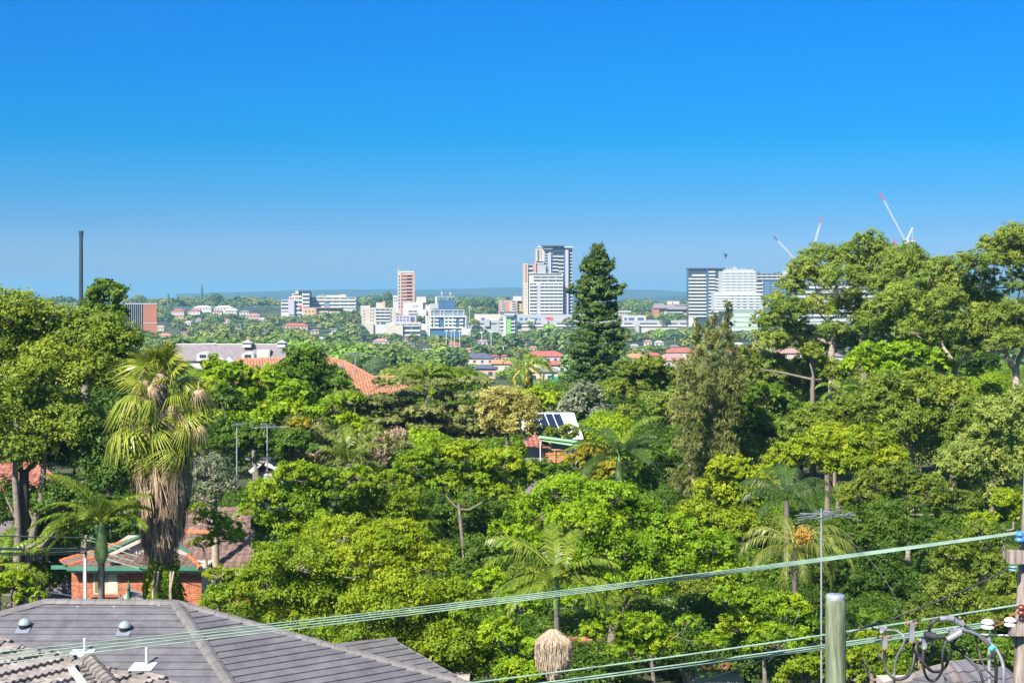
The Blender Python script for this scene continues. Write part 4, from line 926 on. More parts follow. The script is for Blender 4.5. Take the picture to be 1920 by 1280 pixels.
grn = mat('green_paint', (.05, .16, .10), .5, .15, 2); ex0 = P(126, 0, Yb-.5).x; ex1 = P(374, 0, Yb-.5).x
MB().box((ex0, Yb-.58, P(0, 1069, Yb-.5).z), (ex1, Yb-.46, P(0, 1061, Yb-.5).z)).build('gutter', grn, hE)
MB().box((ex0+.1, Yb-.455, P(0, 1074, Yb-.5).z), (ex1-.1, Yb-.1, P(0, 1069.5, Yb-.5).z)).build('fascia', MATS['cream_wall'], hE)
def p3(a, b_, c): return (b_-a).cross(c-a).normalized()
eL, eR, tR, tL = P(125, 1062, 60.5), P(374, 1064, 60.5), P(350, 1041, 62.4), P(208, 1039, 62.4)
nE = p3(eL, eR, tL); nE = nE if nE.z > 0 else -nE
tile_plane(hE, eL, Vector((0, nE.y, nE.z)), [(208, 1038), (350, 1040), (374, 1062), (125, 1062)], .30, .33, mt_brown, thick=.03, waves=1, amp=.04, stagger=0, limit=110)
caps(hE, eL+Vector((0, 0, .03)), tL+Vector((.1, 0, .08)), .2, .1, .33, mt_orange, lift=.05); caps(hE, tR+Vector((0, 0, .08)), eR+Vector((0, 0, .03)), .24, .1, .33, mt_orange, lift=.05)
# gablet
gl, gr, ga = P(212, 1039, 62.45), P(352, 1042, 62.45), P(285, 1004, 62.45)
MB().slab([gl, gr, ga], (0, .1, 0)).build('gable_wall', MATS['cream_wall'], hE)
for k in range(9):
    x = gl.x+(gr.x-gl.x)*(k+1.5)/11; t_ = 1-abs((x-ga.x)/(gl.x-ga.x if x < ga.x else gr.x-ga.x)); MB().box((x-.03, 62.38, gl.z), (x+.03, 62.44, gl.z+(ga.z-gl.z)*max(.05, t_-.12))).build('slat', MATS['white_paint'], hE)
MB().bar(gl+Vector((-.2, -.25, 0)), ga+Vector((0, -.25, .1)), .05, .24, up=(0, 0, 1)).build('barge_board', MATS['cream_wall'], hE); MB().bar(gr+Vector((.2, -.25, 0)), ga+Vector((0, -.25, .1)), .05, .24, up=(0, 0, 1)).build('barge_board', MATS['cream_wall'], hE)
MB().bar(gl+Vector((-.25, -.28, .17)), ga+Vector((0, -.28, .27)), .12, .10).build('barge_capping', grn, hE); MB().bar(gr+Vector((.25, -.28, .17)), ga+Vector((0, -.28, .27)), .12, .10).build('barge_capping', grn, hE)
# rear slopes
aL = P(111, 1052, 64); aT = P(262, 1007, 66.5)
MB().poly([eL, tL+Vector((0, .1, 0)), ga+Vector((0, .4, .1)), aT, aL]).build('roof_slope', mt_brown, hE)
caps(hE, aL, aT, .2, .1, .33, mt_orange, lift=.05)
MB().box((aL.x-.05, 63, aL.z-.16), (eL.x+.3, 63.12, aL.z)).build('gutter', grn, hE)
Am = P(345, 1068, 62.8); nM = Vector((0, -.42, 1))
tile_plane(hE, Am, nM, [(335, 952), (470, 952), (470, 1072), (374, 1070), (352, 1040), (300, 1000)], .30, .33, mt_brown, thick=.03, waves=1, amp=.04, stagger=0, limit=130)
r0 = on_plane(335, 998, Am, nM.normalized()); r1 = on_plane(400, 999, Am, nM.normalized()); caps(hE, r0, r1, .22, .12, .33, mt_orange, lift=.09)
MB().box((P(374, 0, 62.6).x, 62.55, P(0, 1078, 62.6).z), (P(470, 0, 62.6).x, 62.7, P(0, 1071, 62.6).z)).build('fascia', MATS['cream_wall'], hE)
MB().box((P(380, 0, 63.2).x, 63.2, zb), (P(470, 0, 63.2).x, 68, P(0, 1078, 63).z)).build('wall', mbr, hE)
# things on the wall and roof
o = thing('floodlight', 'white floodlight under the green gutter beside the window', 'floodlight', P(229, 1073, 60.85))
c = P(229, 1073, 60.85); MB().box(c+Vector((-.18, 0, -.08)), c+Vector((.12, .15, .1))).build('housing', MATS['white_paint'], o); MB().box(c+Vector((-.12, -.03, -.05)), c+Vector((-.0, -.001, .06))).build('lens', MATS['blue_glass'], o)
c = P(214, 1058, 60.6); o = thing('satellite_dish', 'small dark satellite dish on the brown tiled roof edge', 'satellite dish', c)
MB().lathe(c, [(.02, 0), (.12, .02), (.2, .07), (.22, .09), (.2, .08), (.1, .03)], 16).build('dish', MATS['black_steel'], o); MB().bar(c, c+Vector((0, .1, -.25)), .04).build('bracket', MATS['steel'], o)
Yp = 57; o = thing('porch', 'small green trimmed porch gable with a finial in front of the brick wall', 'porch', (P(245, 0, Yp).x, Yp, G(Yp)))
a, b2, c = P(206, 1137, Yp), P(286, 1137, Yp), P(243, 1114, Yp)
MB().slab([a+Vector((.4, 0, 0)), b2-Vector((.4, 0, 0)), c-Vector((0, 0, .25))], (0, .08, 0)).build('gable_wall', grn, o)
MB().bar(a, c, .07, .16).build('barge_board', MATS['cream_wall'], o); MB().bar(b2, c, .07, .16).build('barge_board', MATS['cream_wall'], o)
MB().slab([a+Vector((0, 0, .12)), c+Vector((0, 0, .12)), c+Vector((0, .5, .12)), a+Vector((0, .5, .12))], (0, 0, -.05)).build('roof', MATS['grey_wall'], o)
MB().slab([b2+Vector((0, 0, .12)), c+Vector((0, 0, .12)), c+Vector((0, .5, .12)), b2+Vector((0, .5, .12))], (0, 0, -.05)).build('roof', MATS['grey_wall'], o)
MB().tube([P(241, 1136, Yp-.1), P(241, 1100, Yp-.1), P(241, 1088, Yp-.1)], [.07, .07, .01], 8).build('finial', grn, o)
for dx in (a.x+.3, b2.x-.3): MB().box((dx-.05, Yp, G(Yp)), (dx+.05, Yp+.1, a.z)).build('post', MATS['cream_wall'], o)

# brown tiled roof behind the left trunks, terracotta roof, cottage gable, solar house, others
def simple_roof(name, label, Y, poly, m, n=(0, -.42, 1), tw=.33, th=.34, waves=1, amp=.05, lim=0, wallm='cream_wall', caplines=(), capm=None, thick=.04, walls=True):
    A = P(poly[0][0], poly[0][1], Y); o = thing(name, label, 'house', (A.x, Y, G(Y)-.5)); nn = Vector(n).normalized()
    tile_plane(o, A, Vector(n), poly, tw, th, m, thick=thick, waves=waves, amp=amp, stagger=0, limit=lim)
    for a, b_ in caplines: caps(o, on_plane(*a, A, nn), on_plane(*b_, A, nn), .3, .12, .4, capm or m, lift=.06)
    if walls:
        pt = [on_plane(x, y, A, nn) for x, y in poly]; zl = min(p.z for p in pt); xl = [p.x for p in pt if p.z < zl+1.2]
        yy = min(p.y for p in pt)+.5; MB().box((min(xl)+.4, yy, G(Y)-1), (max(xl)-.4, yy+5, zl-.15)).build('wall', MATS[wallm], o)
    return o
simple_roof('tiled_house', 'reddish brown tiled roof behind the leaning left trunks', 84, [(-60, 862), (62, 868), (125, 905), (150, 960), (-60, 960)], mt_red, lim=120, caplines=(((62, 868), (128, 908)),), wallm='slate_roof')
o = simple_roof('tiled_house', 'large terracotta tiled roof with a dark gable behind the domed green tree', 156, [(415, 692), (447, 673), (624, 671), (645, 676), (700, 706), (748, 706), (772, 722), (720, 748), (520, 762), (428, 716)], mt_terra, n=(.1, -.42, 1), lim=200, caplines=(((447, 673), (624, 671)), ((645, 676), (700, 706)), ((700, 706), (748, 706))))
MB().slab([P(622, 686, 152), P(644, 686, 152), P(652, 706, 152), P(622, 706, 152)], (0, .3, 0)).build('gable_wall', MATS['slate_roof'], o); MB().slab([P(482, 686, 152), P(512, 686, 152), P(506, 692, 152), P(488, 692, 152)], (0, .3, 0)).build('gable_wall', MATS['slate_roof'], o)
MB().box(tuple(P(575, 744, 150)), tuple(P(640, 741, 150.2))).build('gutter', MATS['white_paint'], o)
simple_roof('tiled_house', 'reddish tiled roof glimpsed beneath the layered cedar', 112, [(700, 786), (935, 780), (1000, 818), (1000, 850), (700, 850)], mt_red, n=(.1, -.4, 1), lim=150, caplines=(((935, 780), (1000, 818)),), capm=mt_red, wallm='slate_roof')
simple_roof('tiled_house', 'small orange red tiled roof corner above the timber verandah', 92, [(990, 822), (1004, 818), (1034, 836), (1030, 840), (985, 838)], mt_red, lim=60, n=(.1, -.5, 1), walls=False)
simple_roof('tiled_house', 'pink tiled roof glimpsed below the lime trees at bottom centre', 60, [(1060, 1196), (1130, 1194), (1140, 1248), (1055, 1250)], mt_red, lim=100)
simple_roof('tiled_house', 'red tiled roof glimpsed low behind the wires right of centre', 59, [(1290, 1216), (1410, 1222), (1400, 1250), (1280, 1250)], mt_red, lim=60)
Y = 66; o = thing('shed', 'white metal shed roof glimpsed through the large lime tree', 'shed', (P(1300, 0, Y).x, Y, G(Y)))
MB().slab([P(1235, 1132, Y), P(1350, 1150, Y), P(1352, 1132, Y+3), P(1250, 1120, Y+3)], (0, 0, -.1)).build('roof', MATS['white_paint'], o); MB().box((P(1245, 0, Y).x, Y+.2, G(Y)), (P(1345, 0, Y).x, Y+3, P(0, 1152, Y).z)).build('wall', MATS['tan_wall'], o)
Y = 84; o = thing('cottage', 'small white gabled cottage roof with finials left of centre', 'cottage', (P(500, 0, Y).x, Y, G(Y)-.5))
pe, pf, pt, pr = P(469, 884, Y), P(532, 884, Y), P(497, 866, Y), P(531, 858, Y+5)
rt = P(488, 857, Y)
MB().slab([P(468, 884, Y), P(489, 866, Y), P(495, 857, Y+3), P(478, 862, Y+3)], (0, 0, -.06)).build('roof', MATS['white_paint'], o)
MB().slab([P(489, 866, Y), P(533, 884, Y), P(533, 857, Y+4), P(492, 857, Y+4)], (0, 0, -.06)).build('roof', mat('sage_roof', (.52, .60, .54), .6, .08, 1), o)
MB().bar(P(468, 885, Y-.1), P(491, 866, Y-.1), .06, .22).build('barge_board', MATS['white_paint'], o); MB().bar(P(533, 885, Y-.1), P(491, 866, Y-.1), .06, .22).build('barge_board', MATS['white_paint'], o)
MB().slab([P(475, 884, Y+.2), P(520, 884, Y+.2), P(495, 870, Y+.2)], (0, .1, 0)).build('gable_wall', mat('dark_timber', (.12, .05, .035), .8), o)
MB().box((P(474, 0, Y).x, Y+.3, G(Y)-.5), (P(528, 0, Y).x, Y+5, P(0, 884, Y).z)).build('wall', MATS['white_wall'], o)
MB().tube([P(491, 868, Y-.1), P(491, 842, Y-.1)], [.05, .03], 6).build('finial', MATS['far_brick'], o)
# solar house
Y = 102; A = P(1035, 773, Y); ns = Vector((.02, -.62, 1)); Ns = ns.normalized()
o = thing('solar_house', 'white metal roofed house carrying dark solar panels', 'house', (A.x, Y, G(Y)-.5))
MB().slab([on_plane(x, y, A, Ns) for x, y in ((965, 773), (1074, 773), (1091, 812), (1094, 822), (985, 826))], -Ns*.08).build('roof', mat('white_metal', (.62, .62, .60), .45, .03, 1), o)
for k in range(15):
    a, b2 = on_plane(975+k*7.2, 774, A+Ns*.02, Ns), on_plane(985+k*7.5, 824, A+Ns*.02, Ns); MB().bar(a, b2, .05, .04).build('roof_rib', MATS['white_metal'], o)
pm = mat('solar_cell', (.012, .018, .045), .25, .4, 6)
for k in range(5):
    for r in range(2):
        xa = 976+k*15; ya, yb = 775.5+r*25, 800+r*25
        def sx(x, y): return x+(y-773)*.42
        q = [on_plane(sx(xa, ya), ya, A+Ns*.10, Ns), on_plane(sx(xa+12.8, ya), ya, A+Ns*.10, Ns), on_plane(sx(xa+12.8, yb), yb, A+Ns*.10, Ns), on_plane(sx(xa, yb), yb, A+Ns*.10, Ns)]
        MB().slab(q, -Ns*.05).build('solar_panel', pm, o)
MB().box((P(990, 0, Y-1).x, Y-1, G(Y)-.5), (P(1088, 0, Y-1).x, Y+4, P(0, 826, Y-1).z)).build('wall', MATS['cream_wall'], o)
Y = 91; o = thing('verandah', 'timber verandah with pale green beam and orange cladding', 'verandah', (P(1040, 0, Y).x, Y, G(Y)))
lg = mat('light_green_paint', (.26, .42, .22), .6, .08, 1)
MB().slab([P(1010, 819, Y), P(1086, 829, Y), P(1086, 838, Y), P(1014, 826, Y)], (0, .3, 0)).build('beam', lg, o)
MB().slab([P(1008, 819, Y-.1), P(1088, 829, Y-.1), P(1084, 826, Y+1), P(1012, 816, Y+1)], (0, 0, -.06)).build('roof', lg, o)
MB().box((P(1078, 0, Y).x, Y, G(Y)), (P(1084, 0, Y).x, Y+.2, P(0, 838, Y).z)).build('post', lg, o)
MB().box((P(1012, 0, Y).x, Y, P(0, 880, Y).z), (P(1014, 0, Y).x, Y+.12, P(0, 828, Y).z)).build('post', MATS['white_paint'], o)
ot = mat('orange_timber', (.42, .17, .05), .7, .25, 2)
for k in range(5): MB().box((P(1018, 0, Y).x, Y+.5, P(0, 849+k*5, Y).z), (P(1080, 0, Y).x, Y+.56, P(0, 845.2+k*5, Y).z)).build('plank', ot, o)
MB().box((P(1016, 0, Y).x, Y+.4, P(0, 845, Y).z), (P(1080, 0, Y).x, Y+.6, P(0, 843, Y).z)).build('rail', MATS['tan_wall'], o)
for x in (1018, 1040, 1061): MB().box((P(x, 0, Y+.4).x, Y+.36, P(0, 870, Y).z), (P(x+1.6, 0, Y).x, Y+.44, P(0, 844, Y).z)).build('post', MATS['tan_wall'], o)
MB().box((P(985, 0, Y+1).x, Y+1, G(Y)), (P(1082, 0, Y+1).x, Y+4, P(0, 868, Y+1).z)).build('wall', MATS['slate_roof'], o)
c = P(1072, 864, Y-1); o = thing('garden_umbrella', 'closed navy garden umbrella on the verandah', 'umbrella', c)
MB().tube([c+Vector((0, 0, -1.2)), c+Vector((0, 0, .1))], .03, 6).build('pole', MATS['steel'], o)
mb = MB(); npl = 12; pr = [(.05, 0), (.24, .06), (.2, .5), (.11, .85), (.02, 1.02)]
vs_ = [c+Vector((r*(1+.22*(j % 2))*math.cos(2*math.pi*j/npl), r*(1+.22*(j % 2))*math.sin(2*math.pi*j/npl), z)) for r, z in pr for j in range(npl)]
mb.add(vs_, [(i*npl+j, i*npl+(j+1) % npl, (i+1)*npl+(j+1) % npl, (i+1)*npl+j) for i in range(4) for j in range(npl)]).build('canopy', mat('navy_cloth', (.012, .016, .04), .8), o)

# ------------------------------------------------------------------ far and middle trees
def proto(name, n, size, seed, shape='round'):
    rng = np.random.default_rng(seed); lob = []
    for i in range(13):
        z = -.25+1.2*(i+rng.random())/13; z = min(z, .98); a = 2.4*i; q = math.sqrt(1-z*z)
        f = .55; lob.append((q*math.cos(a)*f, q*math.sin(a)*f, z*f*.85, .30+.18*rng.random()))
    if shape == 'tall': lob = [(rng.normal()*.12, rng.normal()*.12, -1+2*i/14, .42*(1.05-abs(-.3+i/14))+.06) for i in range(14)]
    lob = np.array(lob); li = rng.choice(len(lob), n, p=lob[:, 3]**2/(lob[:, 3]**2).sum())
    T = rng.normal(size=(n//7+1, 3)); T /= np.linalg.norm(T, axis=1)[:, None]; ti = rng.integers(0, len(T), n)
    d = T[ti]+rng.normal(size=(n, 3))*.22; d /= np.linalg.norm(d, axis=1)[:, None]; d[:, 2] = np.where(d[:, 2] < -.4, -d[:, 2], d[:, 2])
    p = lob[li, :3]+d*lob[li, 3:4]*(.85+.2*rng.random((n, 1))); lv = rng.random(len(lob)); tv = rng.random(len(T))
    nn = d*1.1+np.array([0, 0, .3])+rng.normal(size=(n, 3))*.5; nn /= np.linalg.norm(nn, axis=1)[:, None]
    t = np.cross(nn, rng.normal(size=(n, 3))); t /= np.linalg.norm(t, axis=1)[:, None]; b = np.cross(nn, t); L = (size*(.7+.6*rng.random(n)))[:, None]
    vv = np.stack([p-t*L*.5-b*L*.45, p+t*L*.6, p-t*L*.5+b*L*.45], 1).reshape(-1, 3)
    me = mesh_np(name, vv, 3, lv[li]*.4+tv[ti]*.35+rng.random(n)*.25); me.materials.append(MATS['lf_far1']); return me, vv
FP = [proto('far_crown', 1100, .15, 11+i) for i in range(5)]+[proto('far_crown', 900, .13, 31, 'tall')]
LP_ = [proto('wood_crown', 170, .36, 71+i) for i in range(4)]
MP = [proto('mid_crown', 9000, .052, 51+i) for i in range(4)]
trunk_me = bpy.data.meshes.new('far_trunk'); _t = MB().tube([(0, 0, -1.4), (0, 0, -.2)], [.07, .05], 5, False); trunk_me.from_pydata(_t.v, [], _t.f); trunk_me.materials.append(MATS['bark_dark']); trunk_me.update()
# where buildings show, trees in front stay below this line: (px, lowest py a crown top may reach) for Y < 1250
KEEP = [(-200, 560), (230, 572), (240, 640), (293, 640), (296, 618), (320, 632), (330, 594), (480, 594), (500, 590), (525, 594), (528, 613), (580, 612), (600, 600), (675, 603), (678, 626), (745, 622), (790, 629), (800, 634), (806, 626), (870, 632),
        (880, 612), (905, 618), (940, 625), (968, 625), (985, 618), (1060, 612), (1110, 614), (1180, 612), (1200, 626), (1225, 618), (1300, 612), (1340, 606), (1375, 622), (1430, 612), (1500, 606), (1640, 600), (2100, 600)]
NEARK = [(-200, 560), (230, 600), (330, 632), (545, 640), (548, 616), (620, 636), (700, 645), (830, 648), (870, 650), (872, 664), (1060, 668), (1130, 650), (1170, 664), (1290, 660), (1350, 655), (1500, 668), (1620, 668), (2100, 640)]
rr = random.Random(3); placed = []
for Y in list(np.geomspace(400, 1960, 62)):
    px = -120+rr.random()*20
    while px < 2080:
        Yj = Y*(1+rr.uniform(-.02, .02)); k = Yj/F; r = rr.uniform(4.2, 8.8); h = r*rr.uniform(.7, 1.05)
        g_ = G(Yj); top = g_+2+2*h*.85+rr.uniform(0, 2.2); pyt = HY-top/Yj*F
        if Yj < 1250: lim = profile(NEARK if Yj < 620 else KEEP, px)
        elif Yj < 1620: lim = profile([(-200, 570), (320, 572), (330, 584), (480, 586), (520, 590), (526, 592), (560, 592), (580, 590), (680, 578), (745, 580), (780, 575), (860, 575), (870, 562), (930, 562), (940, 580), (1080, 580), (1110, 572), (1150, 566), (1215, 566), (1225, 585), (1500, 585), (2100, 560)], px)
        else: lim = profile([(-200, 552), (230, 553), (330, 556), (400, 552), (500, 556), (520, 560), (540, 575), (600, 556), (640, 549), (700, 552), (725, 546), (735, 556), (780, 556), (810, 556), (820, 560), (860, 556), (900, 554), (925, 556), (945, 556), (1000, 570), (1150, 568), (1180, 558), (1215, 560), (1230, 566), (1290, 562), (2100, 560)], px)
        for hx, hw_, he, hY in HS:
            if Yj < hY+12 and abs(px-hx) < hw_/2+r/k*.55: lim = max(lim, he+(3 if hY > 800 else 9)+rr.random()*3)
        if pyt < lim: top -= (lim-pyt+rr.random()*3)*k
        if top-g_ > 2.2:
            h = min(h, (top-g_)*.6); placed.append((px, Yj, r, h, top))
        px += r/k*rr.uniform(1.05, 1.75)
placed.sort(key=lambda q: q[1])
FL = ['lf_far1', 'lf_far1', 'lf_far2', 'lf_far4', 'lf_far3', 'lf_far1', 'lf_far4']
def lab_tree(px, Y, m, r, r0, r1, kind='tree'):
    sz = 'small' if r < r0 else 'large' if r > r1 else 'middling'
    row = 'nearest row' if Y < 135 else 'second row' if Y < 200 else 'third row' if Y < 340 else 'valley front' if Y < 480 else 'valley middle' if Y < 620 else 'valley back' if Y < 850 else 'far slope'
    return f'{sz} {CW[m]} {kind}, {row}, {lmk(px)}'
def lab_far(px, Y):
    side = 'left' if px < 640 else ('centre' if px < 1280 else 'right')
    dist = 'in the valley just beyond the near gardens' if Y < 620 else ('on the valley floor' if Y < 900 else 'on the slope below the tall buildings')
    return f'round leafy tree {dist}, {side} part of the view'
stuffv = []; stuffc = []; cnt = 0
vis = [q for q in placed if -20 < q[0] < 1940]
step = 0
for i, (px, Y, r, h, top) in enumerate(placed):
    c = Vector(((px-960)/F*Y, Y, top-h*.85)); pi = rr.randrange(5)
    if cnt < 290 and -20 < px < 1940 and not (px > 1440 and Y < 900) and not px < 230:
        fm = FL[rr.randrange(7)]; o = link('valley_tree', FP[pi][0], None, MATS[fm], c); o.scale = (r, r, h); o.rotation_euler = (0, 0, rr.random()*6.28); cnt += 1
        tag(o, lab_tree(px, Y, fm, r, 5.7, 7.4), 'tree', 'trees of the wooded valley')
    else:
        a = rr.random()*6.28; ca, sa = math.cos(a), math.sin(a); big = Y < 560; v = FP[pi][1] if big else LP_[pi % 4][1]; n3 = (440 if big else 140)*3; v = v[:n3]*1.0
        stuffv.append(np.stack([(v[:, 0]*ca-v[:, 1]*sa)*r+c.x, (v[:, 0]*sa+v[:, 1]*ca)*r+c.y, v[:, 2]*h+c.z], 1)); stuffc.append(np.clip(rr.choice([.1, .3, .5, .7])+np.repeat(0, n3//3)+np.random.default_rng(i).random(n3//3)*.3, 0, 1))
leafmat('lf_wood', [(0.045, 0.081, 0.026), (0.077, 0.126, 0.033), (0.102, 0.158, 0.022), (0.180, 0.179, 0.041), (0.191, 0.260, 0.028)], .25)
wv = np.concatenate(stuffv); me = mesh_np('woodland', wv, 3, np.concatenate(stuffc)); o = link('woodland', me, None, MATS['lf_wood']); o['kind'] = 'stuff'
print('far trees', len(placed), 'woodland tris', len(wv)//3)
# distinctive skyline trees
for label, px, py0, py1, w_, Y, pi, m in (
    ('tall narrow columnar pine standing alone on the left skyline', 379, 536, 566, 8, 1750, 5, 'lf_far2'),
    ('small dark pointed tree on the skyline left of the columnar pine', 316, 551, 566, 9, 1720, 5, 'lf_far2'),
    ('tiny round tree on a thin stem before the bay', 495, 554, 566, 7, 1720, 0, 'lf_far2'),
    ('broad dark tree on the skyline right of the columnar pine', 402, 549, 572, 32, 1700, 1, 'lf_far2'),
    ('rounded tree on the left skyline beside the slab block', 262, 552, 572, 26, 1700, 2, 'lf_far1'),
    ('dark pointed tree on the skyline left of the brick tower', 725, 545, 575, 20, 1500, 3, 'lf_far2'),
    ('bushy dark tree next to the pointed one left of the brick tower', 705, 552, 578, 24, 1500, 4, 'lf_far2'),
    ('dark row of round trees crest right of the hotel block', 886, 557, 585, 30, 1400, 0, 'lf_far2'),
    ('broad dark tree on the crest between hotel block and pink flats', 912, 556, 585, 34, 1400, 1, 'lf_far2'),
    ('large round bluish tree on the crest right of the pine', 1192, 565, 600, 36, 1380, 2, 'lf_far1'),
    ('darker round tree on the crest beside the brick school', 1213, 566, 600, 28, 1370, 3, 'lf_far2'),
    ('spiky dark pine above the brick school', 1281, 557, 578, 12, 1420, 5, 'lf_far2'),
    ('large round green tree in front of the parking decks', 1238, 615, 650, 30, 900, 2, 'lf_far4'),
    ('dark bluish tree right of the round green tree by the decks', 1265, 618, 650, 34, 880, 4, 'lf_far2'),
    ('round green tree below the tallest tower', 1032, 607, 650, 34, 900, 1, 'lf_far4'),
    ('deep blue-green tree behind the terracotta roof', 705, 668, 720, 44, 330, 1, 'lf_far2'),
    ('lighter green tree just left of the deep blue-green one', 655, 660, 712, 44, 340, 2, 'lf_far1'),
    ('brownish autumn tree on the valley floor beyond the domed tree', 622, 655, 690, 34, 400, 3, 'lf_far3'),
    ('pale bushy tree below the blue-grey roofed house', 890, 690, 745, 56, 290, 0, 'lf_far4'),
    ('feathery grey green tree before the cream two-storey house', 975, 694, 740, 46, 280, 2, 'lf_far1')):
    k = Y/F; c = P(px, (py0+py1)/2, Y); hh = (py1-py0)/2*k; o = link('skyline_tree', FP[pi][0] if Y > 600 else MP[pi % 4][0], None, MATS[m], c)
    o.scale = (w_/2*k*1.15, w_/2*k*1.15, hh*1.12); tag(o, label, 'tree')
# middle-distance garden trees that fill the slope between the houses
cnt = 0; q0 = 0
LG = ['lf_green', 'lf_oliveg', 'lf_lime', 'lf_dark', 'lf_oliveg', 'lf_gum']
def mid_limit(px): return profile([(-200, 640), (230, 660), (330, 690), (430, 700), (640, 712), (700, 725), (760, 730), (860, 720), (900, 735), (950, 745), (1060, 740), (1150, 700), (1290, 695), (1420, 690), (1500, 680), (2100, 680)], px)
for Y in np.geomspace(104, 330, 15):
    px = -60+rr.random()*40
    while px < 1990:
        k = Y/F; r = rr.uniform(2.4, 4.4)*(1.25 if Y > 150 else 1); h = r*rr.uniform(.8, 1.15); g_ = G(Y); top = g_+3.2+2*h*.8+rr.uniform(0, 2)
        lim = mid_limit(px)+max(0, (150-Y))*1.2+(30 if px > 1150 and Y < 135 else 0)
        bad = (960 < px < 1110 and Y < 103) or (60 < px < 450 and Y < 92) or (Y < 150 and 440 < px < 560 and Y < 90) or (Y < 85 and -100 < px < 160)
        if HY-top/Y*F < lim: top = (HY-lim-rr.random()*14)*k
        if top-g_ > 2.6 and not bad:
            c = Vector(((px-960)*k, Y, max(top-h*.85, g_+h*.4)))
            gm = rr.choice(LG); o = thing('garden_tree', lab_tree(px, Y, gm, r, 3.1, 4.2, 'garden tree'), 'tree', c, 'garden trees between the nearer crowns and the houses')
            cr_ = link('crown', MP[rr.randrange(4)][0], o, MATS[gm]); cr_.scale = (r, r, h); cr_.rotation_euler = (0, 0, rr.random()*6.28)
            tk = link('trunk', trunk_me, o, MATS['bark_dark']); tk.scale = (r, r, (c.z-g_)/1.3); cnt += 1
        px += r/k*rr.uniform(1.3, 2.1)
print('garden trees', cnt)

# ------------------------------------------------------------------ near trees: outlines measured in photo pixels
T = tree
# left side
T('large_tree', 'large olive green tree filling the upper left edge', 74, 'lf_oliveg',
  [(28, 590, 62, 52), (88, 612, 60, 44), (150, 640, 66, 58), (208, 640, 52, 55), (20, 660, 70, 60), (110, 700, 85, 66), (190, 705, 62, 60), (235, 655, 30, 40), (215, 690, 42, 40), (30, 750, 66, 70), (115, 800, 90, 66), (40, 850, 62, 46), (-40, 640, 60, 80), (-30, 780, 60, 90)],
  'dense', trunkx=45, fork=880, bark='bark_dark', seed=1, dens=.95)
T('dark_tree', 'dark rounded tree crown sticking up above the left tree beside the chimney stack', 92, 'lf_green', [(198, 556, 38, 34), (172, 585, 30, 24), (222, 590, 20, 26)], 'dense', trunkx=160, seed=2)
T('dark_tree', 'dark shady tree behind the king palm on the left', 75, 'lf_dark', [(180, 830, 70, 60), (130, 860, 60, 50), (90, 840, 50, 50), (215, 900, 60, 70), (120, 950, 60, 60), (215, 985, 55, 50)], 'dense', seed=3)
T('dark_tree', 'deep green tree behind the left trunks', 76, 'lf_dark', [(20, 960, 60, 60), (90, 1010, 60, 60), (10, 1050, 50, 50), (60, 1085, 60, 40), (110, 1075, 45, 45), (225, 1005, 40, 30)], 'dense', seed=4)
T('shrub', 'yellow green bush at the left edge above the grey roof', 50, 'lf_lime2', [(20, 1098, 34, 32), (55, 1122, 34, 24), (-20, 1110, 40, 40), (30, 1085, 20, 20)], 'lime', seed=5)
for lab, pts, r, Y in (('thick leaning trunk at the left edge, rightmost of the pair', [(42, 1112), (52, 1040), (66, 980), (78, 930), (88, 770)], [.33, .27, .2, .17, .1], 74),
                       ('thick upright trunk at the far left edge', [(30, 1110), (33, 1040), (34, 980), (28, 900), (34, 740)], [.25, .22, .18, .16, .1], 73.5)):
    o = thing('leaning_tree', lab.replace('trunk', 'tree trunk'), 'tree', (P(pts[0][0], 0, Y).x, Y, G(Y)))
    mb = MB(); q = [P(x, y, Y) for x, y in pts]; mb.tube([Vector((q[0].x-.2, Y, G(Y)-.2))]+q, [r[0]*1.2]+r, 9)
    mb.build('trunk', MATS['bark_grey'], o)
    mb = MB(); mb.tube([q[1], P(pts[1][0]+34, pts[1][1]-22, Y-.2), P(pts[1][0]+60, pts[1][1]-55, Y)], [.16, .12, .05], 7); mb.tube([q[2], P(pts[2][0]-24, pts[2][1]-50, Y)], [.1, .04], 6); mb.build('limb', MATS['bark_grey'], o)
T('tree', 'small bright round bush in front of the slate roof', 104, 'lf_lime', [(402, 690, 24, 26)], 'dense', seed=6)
T('jacaranda_tree', 'bright lime tree just right of the fan palm top', 94, 'lf_lime', [(400, 728, 40, 36), (440, 705, 36, 30), (455, 750, 52, 44), (500, 712, 38, 30), (545, 735, 44, 32), (400, 790, 46, 40), (560, 770, 50, 36), (490, 790, 52, 40)], 'lime', fork=830, seed=7)
T('fig_tree', 'dark green domed tree in front of the terracotta roof', 118, 'lf_green', [(572, 690, 46, 44), (612, 720, 42, 40), (540, 715, 34, 38), (640, 745, 34, 28), (585, 745, 50, 36)], 'dense', seed=8)
T('tree', 'lime tree over the reddish walls right of the domed tree', 98, 'lf_lime', [(620, 770, 40, 26), (655, 752, 34, 18), (590, 800, 44, 30), (650, 800, 40, 30)], 'open', seed=9)
T('dark_tree', 'shaded tree with visible branches behind the tall antenna', 84, 'lf_dark', [(430, 830, 50, 50), (478, 830, 44, 46), (520, 850, 36, 50), (560, 840, 40, 40), (420, 760, 40, 40)], 'open', seed=10)
T('grey_bush', 'pale grey green bush right of the fan palm skirt', 63, 'lf_grey', [(398, 880, 36, 34), (420, 910, 34, 34), (385, 930, 30, 30)], 'wispy', seed=11, bark='bark_pale')
T('jacaranda_tree', 'lime tree hanging over the brown roof beside the fan palm', 59, 'lf_lime', [(400, 975, 34, 26), (430, 1000, 40, 32), (380, 1020, 30, 18), (372, 958, 20, 14)], 'open', fork=1080, seed=12, dens=.8)
